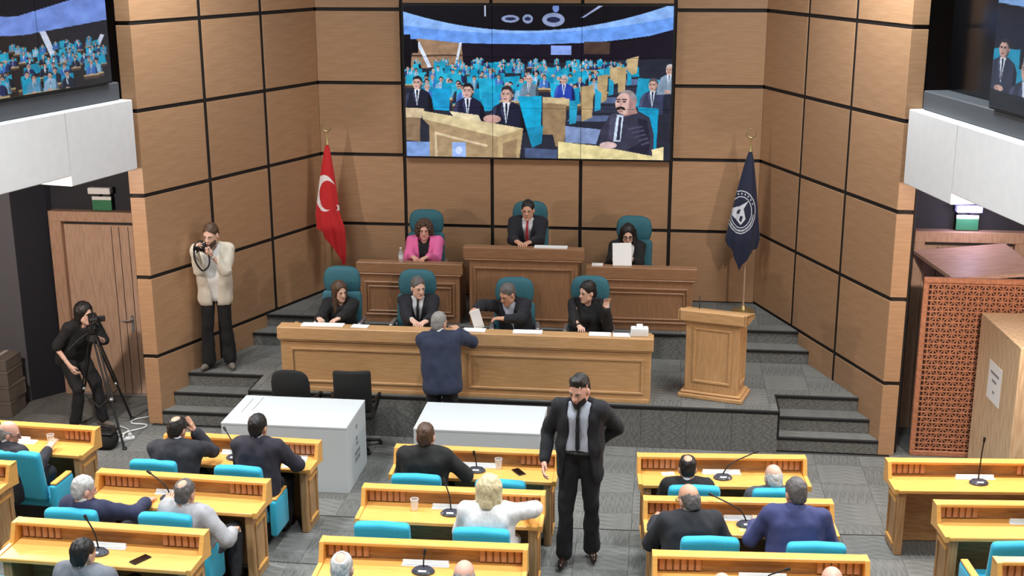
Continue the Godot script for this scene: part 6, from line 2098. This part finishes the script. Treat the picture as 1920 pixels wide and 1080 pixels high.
	person({"label": "bearded photographer in a cream jacket standing on the stage steps", "crown": v3(-3.713, 2.36, 2.5), "floor": STAGE, "yaw": 0.2, "lean": 0.0, "sit": false, "scale": 1.08, "head": [-0.3, 0.2, 0.0], "low": 0.24, "sleeve": 1.0,
		"right": [v3(-3.80, 2.09, 2.77), v3(0.1, -1.0, 0.3), "grip", v3(-1, 0.3, 0), false, v3(0.2, 0.6, 0.7)], "left": [v3(-3.63, 2.02, 2.74), v3(0.5, -1.0, 0.0), "grip", v3(0, -1, 0.3), false, v3(-0.5, 0.6, 0.6)], "skin": fair, "outfit": {"jacket": cloth("d8d0c0"), "shirt": cloth("e0dedb"), "trousers": cloth("101012")}, "button": -0.4, "vee": 0.11, "shirt_low": 0.2, "collar": false, "hair": "short", "hair_mat": M.hair_brown, "beard": M.hair_brown, "shoes": M.shoe_grey, "feet": [v3(-0.13, 0.08, 0.02), v3(0.13, 0.08, 0.0)], "toes": [v3(-0.45, 0, 1), v3(0.35, 0, 1)], "hem": 0.085})
	person({"label": "camera operator in a black T-shirt bending to the tripod by the left door", "crown": v3(-5.0, 1.575, 3.35), "floor": 0.0, "yaw": 1.1, "lean": 0.5, "sit": false, "fem": true, "scale": 1.02, "head": [0.1, 0.15, 0.0], "low": 0.16, "sleeve": 0.46,
		"right": [v3(-5.16, 0.84, 3.52), v3(-0.6, 0.1, -1.0), "loose", v3(-1, 0, 0)], "left": [v3(-4.88, 1.15, 3.35), v3(0.5, -0.8, 0.0), "grip", Vector3.UP], "skin": fair, "outfit": {"shirt": cloth("17171a"), "trousers": cloth("141417")}, "collar": false, "hair": "bob", "hair_mat": M.hair_dark, "shoes": M.shoe_grey, "feet": [v3(-0.14, 0.08, 0.12), v3(0.12, 0.08, 0.3)], "toes": [v3(0.0, 0, 1), v3(0.1, 0, 1)], "hem": 0.07})
	photo_gear()
	# ---- members in the hall, seen from behind
	aud({"label": "bald man in black at the far left desk with his hand on the desk", "crown": v3(-4.40, 1.25, 6.28), "desk": "Z1", "scale": 0.94, "turn": -0.35, "lean": 0.12, "head": [-0.75, 0.25, 0.0], "skin": rosy, "outfit": {"jacket": charcoal, "shirt": white, "trousers": charcoal}, "hair": "fringe", "hair_mat": M.hair_grey, "glasses": true,
		"right": [v3(-4.18, 0.86, 6.02), null, "flat", null], "left": [v3(-4.5, 0.66, 6.1), null, "loose", null], "button": 0.5})
	aud({"label": "balding man in dark jacket holding his head, in front of the stage steps", "crown": v3(-2.747, 1.35, 6.22), "desk": "A1", "turn": 0.15, "lean": 0.3, "head": [-0.3, 0.35, 0.0], "skin": tan, "outfit": {"jacket": charcoal, "shirt": white, "trousers": charcoal}, "hair": "crown", "hair_mat": M.hair_dark, "wide": 1.1,
		"right": [v3(-2.645, 1.14, 6.08), v3(-0.7, -1.0, 0.2), "flat", v3(-1, 0.2, 0), false, v3(0.3, 1, -0.2)], "left": [v3(-2.85, 0.86, 5.95), null, "loose", null]})
	aud({"label": "short haired man in dark purple grey jacket beside the left white box", "crown": v3(-1.954, 1.425, 6.28), "desk": "A1", "lean": 0.15, "head": [-0.15, 0.1, 0.0], "skin": tan, "outfit": {"jacket": cloth("2c2a36"), "shirt": white, "trousers": cloth("1c1c22")}, "hair": "short", "hair_mat": M.hair_dark,
		"right": [v3(-1.70, 0.86, 5.98), v3(-0.8, -0.7, -0.2), "loose", null], "left": [v3(-2.1, 0.86, 5.95), null, "loose", null]})
	aud({"label": "dark haired man in black seated before the second white box", "crown": v3(-0.375, 1.405, 6.28), "desk": "B1", "lean": 0.12, "head": [0.0, 0.08, 0.0], "skin": rosy, "outfit": {"jacket": cloth("1a1b1a"), "shirt": black, "trousers": black}, "hair": "short", "hair_mat": M.hair_brown, "wide": 1.05,
		"right": [v3(-0.1, 0.86, 6.0), v3(-0.8, -0.7, -0.2), "loose", null], "left": [v3(-0.58, 0.86, 6.0), null, "loose", null]})
	aud({"label": "blonde woman in a white jacket, arm on the desk", "crown": v3(0.404, 1.527, 7.62), "desk": "B2", "lean": 0.14, "fem": true, "head": [-0.1, 0.15, 0.0], "skin": fair, "outfit": {"jacket": cloth("e9ebec"), "trousers": cloth("dfe0e0")}, "hair": "bob", "hair_mat": M.hair_blonde, "wide": 1.12,
		"right": [v3(0.67, 1.03, 7.22), v3(-1.0, 0.2, 0.0), "loose", null], "left": [v3(0.2, 1.01, 7.3), null, "loose", null]})
	aud({"label": "white haired man in navy seated at the left of the second row", "crown": v3(-2.962, 1.40, 7.74), "desk": "A2", "scale": 0.94, "turn": -0.15, "lean": -0.2, "head": [-0.5, 0.2, 0.0], "skin": rosy, "outfit": {"jacket": cloth("2a2f4c"), "shirt": white, "trousers": charcoal}, "hair": "short", "hair_mat": M.hair_white,
		"right": [v3(-2.62, 1.0, 7.36), v3(-1.0, -0.5, -0.2), "flat", null], "left": [v3(-3.1, 0.85, 7.4), null, "loose", null], "low": 0.0})
	aud({"label": "man in a pale grey jacket turned aside on the second row", "crown": v3(-2.104, 1.40, 7.72), "desk": "A2", "scale": 0.94, "turn": -0.25, "lean": -0.15, "head": [0.05, 0.15, 0.0], "skin": tan, "outfit": {"jacket": cloth("a9a9ad"), "shirt": white, "trousers": cloth("3a3a40")}, "hair": "crown", "hair_mat": M.hair_salt, "wide": 1.12,
		"right": [v3(-1.78, 0.88, 7.56), v3(-0.8, -0.6, -0.4), "grip", null], "left": [v3(-2.42, 1.0, 7.40), v3(0.5, -1.0, -0.2), "flat", null], "low": 0.0})
	aud({"label": "dark haired man in grey at the lower left corner", "crown": v3(-2.38, 1.49, 9.0), "desk": "A3", "scale": 0.94, "turn": -0.1, "lean": -0.1, "head": [-0.2, 0.1, 0.0], "skin": tan, "outfit": {"jacket": cloth("70747c"), "shirt": white, "trousers": charcoal}, "hair": "short", "hair_mat": M.hair_dark,
		"right": [v3(-2.150, 0.970, 8.700), null, "loose", null], "left": [v3(-2.600, 0.970, 8.700), null, "loose", null], "low": 0.0})
	aud({"label": "white haired head at the lower edge before the yellow desk", "crown": v3(-0.445, 1.52, 9.05), "desk": "B3", "scale": 0.94, "lean": -0.1, "head": [0.0, 0.15, 0.0], "skin": rosy, "outfit": {"jacket": charcoal, "shirt": white, "trousers": charcoal}, "hair": "crown", "hair_mat": M.hair_white,
		"right": [v3(-0.250, 0.970, 8.720), null, "loose", null], "left": [v3(-0.650, 0.970, 8.720), null, "loose", null], "low": 0.0})
	aud({"label": "bald head at the lower edge right of the white haired one", "crown": v3(0.423, 1.51, 9.05), "desk": "B3", "scale": 0.94, "lean": -0.1, "head": [0.0, 0.1, 0.0], "skin": rosy, "outfit": {"jacket": charcoal, "shirt": white, "trousers": charcoal}, "hair": "fringe", "hair_mat": M.hair_grey,
		"right": [v3(0.630, 0.970, 8.720), null, "loose", null], "left": [v3(0.220, 0.970, 8.720), null, "loose", null], "low": 0.0})
	aud({"label": "dark haired man with a bald spot in the first row right of the aisle", "crown": v3(2.004, 1.22, 6.31), "desk": "C1", "scale": 0.94, "lean": -0.04, "head": [0.0, 0.3, 0.0], "skin": tan, "outfit": {"jacket": black, "shirt": white, "trousers": black}, "hair": "crown", "hair_mat": M.hair_dark,
		"right": [v3(2.200, 0.670, 6.060), null, "loose", null], "left": [v3(1.800, 0.670, 6.060), null, "loose", null], "low": 0.0})
	aud({"label": "bald man in a pale collar partly hidden by the blue shirt", "crown": v3(2.757, 1.18, 6.34), "desk": "C1", "scale": 0.94, "lean": -0.04, "head": [0.2, 0.2, 0.0], "skin": skin_mat("dbb39c"), "outfit": {"jacket": cloth("4a5058"), "shirt": white, "trousers": charcoal}, "hair": "fringe", "hair_mat": M.hair_white,
		"right": [v3(2.950, 0.670, 6.060), null, "loose", null], "left": [v3(2.550, 0.670, 6.060), null, "loose", null], "low": 0.0})
	aud({"label": "bald man in a black zipped jacket in the second row right of the aisle", "crown": v3(1.983, 1.43, 7.4), "desk": "C2", "turn": 0.1, "lean": 0.2, "head": [0.35, 0.3, 0.0], "skin": tan, "outfit": {"jacket": cloth("25272d"), "shirt": cloth("c8c4be"), "trousers": cloth("1a1a1e")}, "hair": "fringe", "hair_mat": M.hair_salt, "wide": 1.1, "bulk": 0.02, "glasses": true,
		"right": [v3(2.24, 1.01, 7.2), v3(-0.5, -1.0, -0.2), "loose", null, false, v3(0.7, 0, 1)], "left": [v3(1.74, 1.01, 7.18), v3(0.5, -1.0, -0.3), "loose", null, false, v3(-0.6, 0, 1)], "button": 0.5})
	aud({"label": "grey haired man in a blue shirt in the second row right of the aisle", "crown": v3(2.832, 1.525, 7.4), "desk": "C2", "turn": -0.1, "lean": 0.22, "head": [0.35, 0.25, 0.0], "skin": tan, "outfit": {"shirt": cloth("3d4270"), "trousers": cloth("23242c")}, "hair": "short", "hair_mat": M.hair_salt, "wide": 1.12, "bulk": 0.015,
		"right": [v3(3.06, 1.01, 7.2), v3(-0.5, -1.0, -0.3), "loose", null], "left": [v3(2.55, 1.01, 7.18), v3(0.6, -1.0, -0.2), "loose", null]})
	aud({"label": "top of a head at the lower edge right of the aisle", "crown": v3(2.192, 1.495, 9.0), "desk": "C3", "scale": 0.94, "lean": -0.1, "head": [0.0, 0.1, 0.0], "skin": rosy, "outfit": {"jacket": charcoal, "shirt": white, "trousers": charcoal}, "hair": "fringe", "hair_mat": M.hair_brown,
		"right": [v3(2.400, 0.970, 8.660), null, "loose", null], "left": [v3(2.000, 0.970, 8.660), null, "loose", null], "low": 0.0})
	aud({"label": "bald pink head at the lower edge under the blue shirt", "crown": v3(2.92, 1.585, 9.0), "desk": "C3", "scale": 0.94, "lean": -0.1, "head": [0.0, 0.1, 0.0], "skin": rosy, "outfit": {"jacket": charcoal, "shirt": white, "trousers": charcoal}, "hair": "fringe", "hair_mat": M.hair_grey,
		"right": [v3(3.100, 0.970, 8.660), null, "loose", null], "left": [v3(2.700, 0.970, 8.660), null, "loose", null], "low": 0.0})

func aud(s: Dictionary) -> void:
	var q: Array = DESKS[s.desk]
	s["floor"] = q[3] * TIER
	s["yaw"] = PI + q[2] + s.get("turn", 0.0)
	s["feet"] = [v3(-0.13, 0.08, 0.36), v3(0.13, 0.08, 0.36)]
	if not s.has("button"):
		s["button"] = 0.3
	person(s)

func photo_gear() -> void:
	# the photographer's camera, held at his face
	var c := thing("photo_camera", "black camera held to the face by the photographer in cream", "camera", v3(-3.735, 2.135, 2.795), -0.12)
	part("body", rbox(0.14, 0.1, 0.07, 0.02), M.black, c)
	part("lens", lathe([Vector2(0, 0.0), Vector2(0.036, 0.0), Vector2(0.038, 0.09), Vector2(0.03, 0.095), Vector2(0, 0.085)], 16), M.black_gloss, c, v3(0, -0.005, 0.03), v3(PI / 2, 0, 0))
	part("prism_hump", rbox(0.06, 0.04, 0.06, 0.015), M.black, c, v3(0, 0.06, 0.0))
	part("strap", tube(curve([v3(-0.08, 0.02, 0.0), v3(-0.06, -0.14, 0.05), v3(0.02, -0.28, 0.03), v3(0.1, -0.2, 0.0), v3(0.08, -0.05, -0.02), v3(0.075, 0.02, 0.0)], 6), 0.011, 6), M.black_cloth, c)
	# video camera on its tripod
	var t := thing("tripod", "black tripod carrying a video camera in front of the left door", "tripod", v3(-4.82, 0, 3.55))
	part("head", rbox(0.09, 0.1, 0.09, 0.02), M.black, t, v3(0, 1.3, 0))
	part("crown", lathe([Vector2(0, 1.14), Vector2(0.055, 1.14), Vector2(0.07, 1.18), Vector2(0.05, 1.25), Vector2(0, 1.25)], 14), M.black, t)
	part("pan_handle", tube([v3(0, 1.3, 0.0), v3(-0.14, 1.2, 0.08), v3(-0.26, 1.08, 0.12)], [0.009, 0.009, 0.014], 6), M.black, t)
	for f in [v3(-0.38, 0.0, -0.15), v3(0.46, 0.0, 0.42), v3(0.16, 0.0, -0.5)]:
		var a := v3(f.x * 0.1, 1.18, f.z * 0.1)
		var side: Vector3 = (f - a).cross(Vector3.UP).normalized() * 0.022
		var lg := part("leg", tube([a + side, a.lerp(f, 0.55) + side], 0.012, 6), M.black, t)
		part("leg_tube", tube([a - side, a.lerp(f, 0.55) - side], 0.012, 6), M.black, lg)
		part("leg_lower", tube([a.lerp(f, 0.5), a.lerp(f, 0.985)], 0.014, 6), M.black, lg)
		part("leg_lock", ball(0.028, 0.024, 0.028, 8), M.metal, lg, a.lerp(f, 0.54))
		part("foot", ball(0.03, 0.018, 0.03, 8), M.black, lg, f + v3(0, 0.018, 0))
		part("spreader", tube([v3(0, 0.34, 0), a.lerp(f, 0.6)], 0.008, 6), M.black, lg)
	var v := thing("video_camera", "black video camera mounted on the tripod beside its operator", "camera", v3(-4.8, 1.352, 3.55), 0.5)
	part("body", rbox(0.1, 0.12, 0.26, 0.02), M.black, v, v3(0, 0.065, 0))
	part("lens", lathe([Vector2(0, 0), Vector2(0.042, 0), Vector2(0.045, 0.12), Vector2(0.036, 0.125), Vector2(0, 0.11)], 16), M.black_gloss, v, v3(0, 0.065, 0.125), v3(PI / 2, 0, 0))
	part("viewfinder", rbox(0.09, 0.07, 0.03, 0.01), M.black, v, v3(0.09, 0.08, 0.02))
	part("grip_handle", tube([v3(0, 0.12, -0.08), v3(0, 0.165, -0.05), v3(0, 0.165, 0.06), v3(0, 0.12, 0.09)], 0.01, 6), M.black, v)
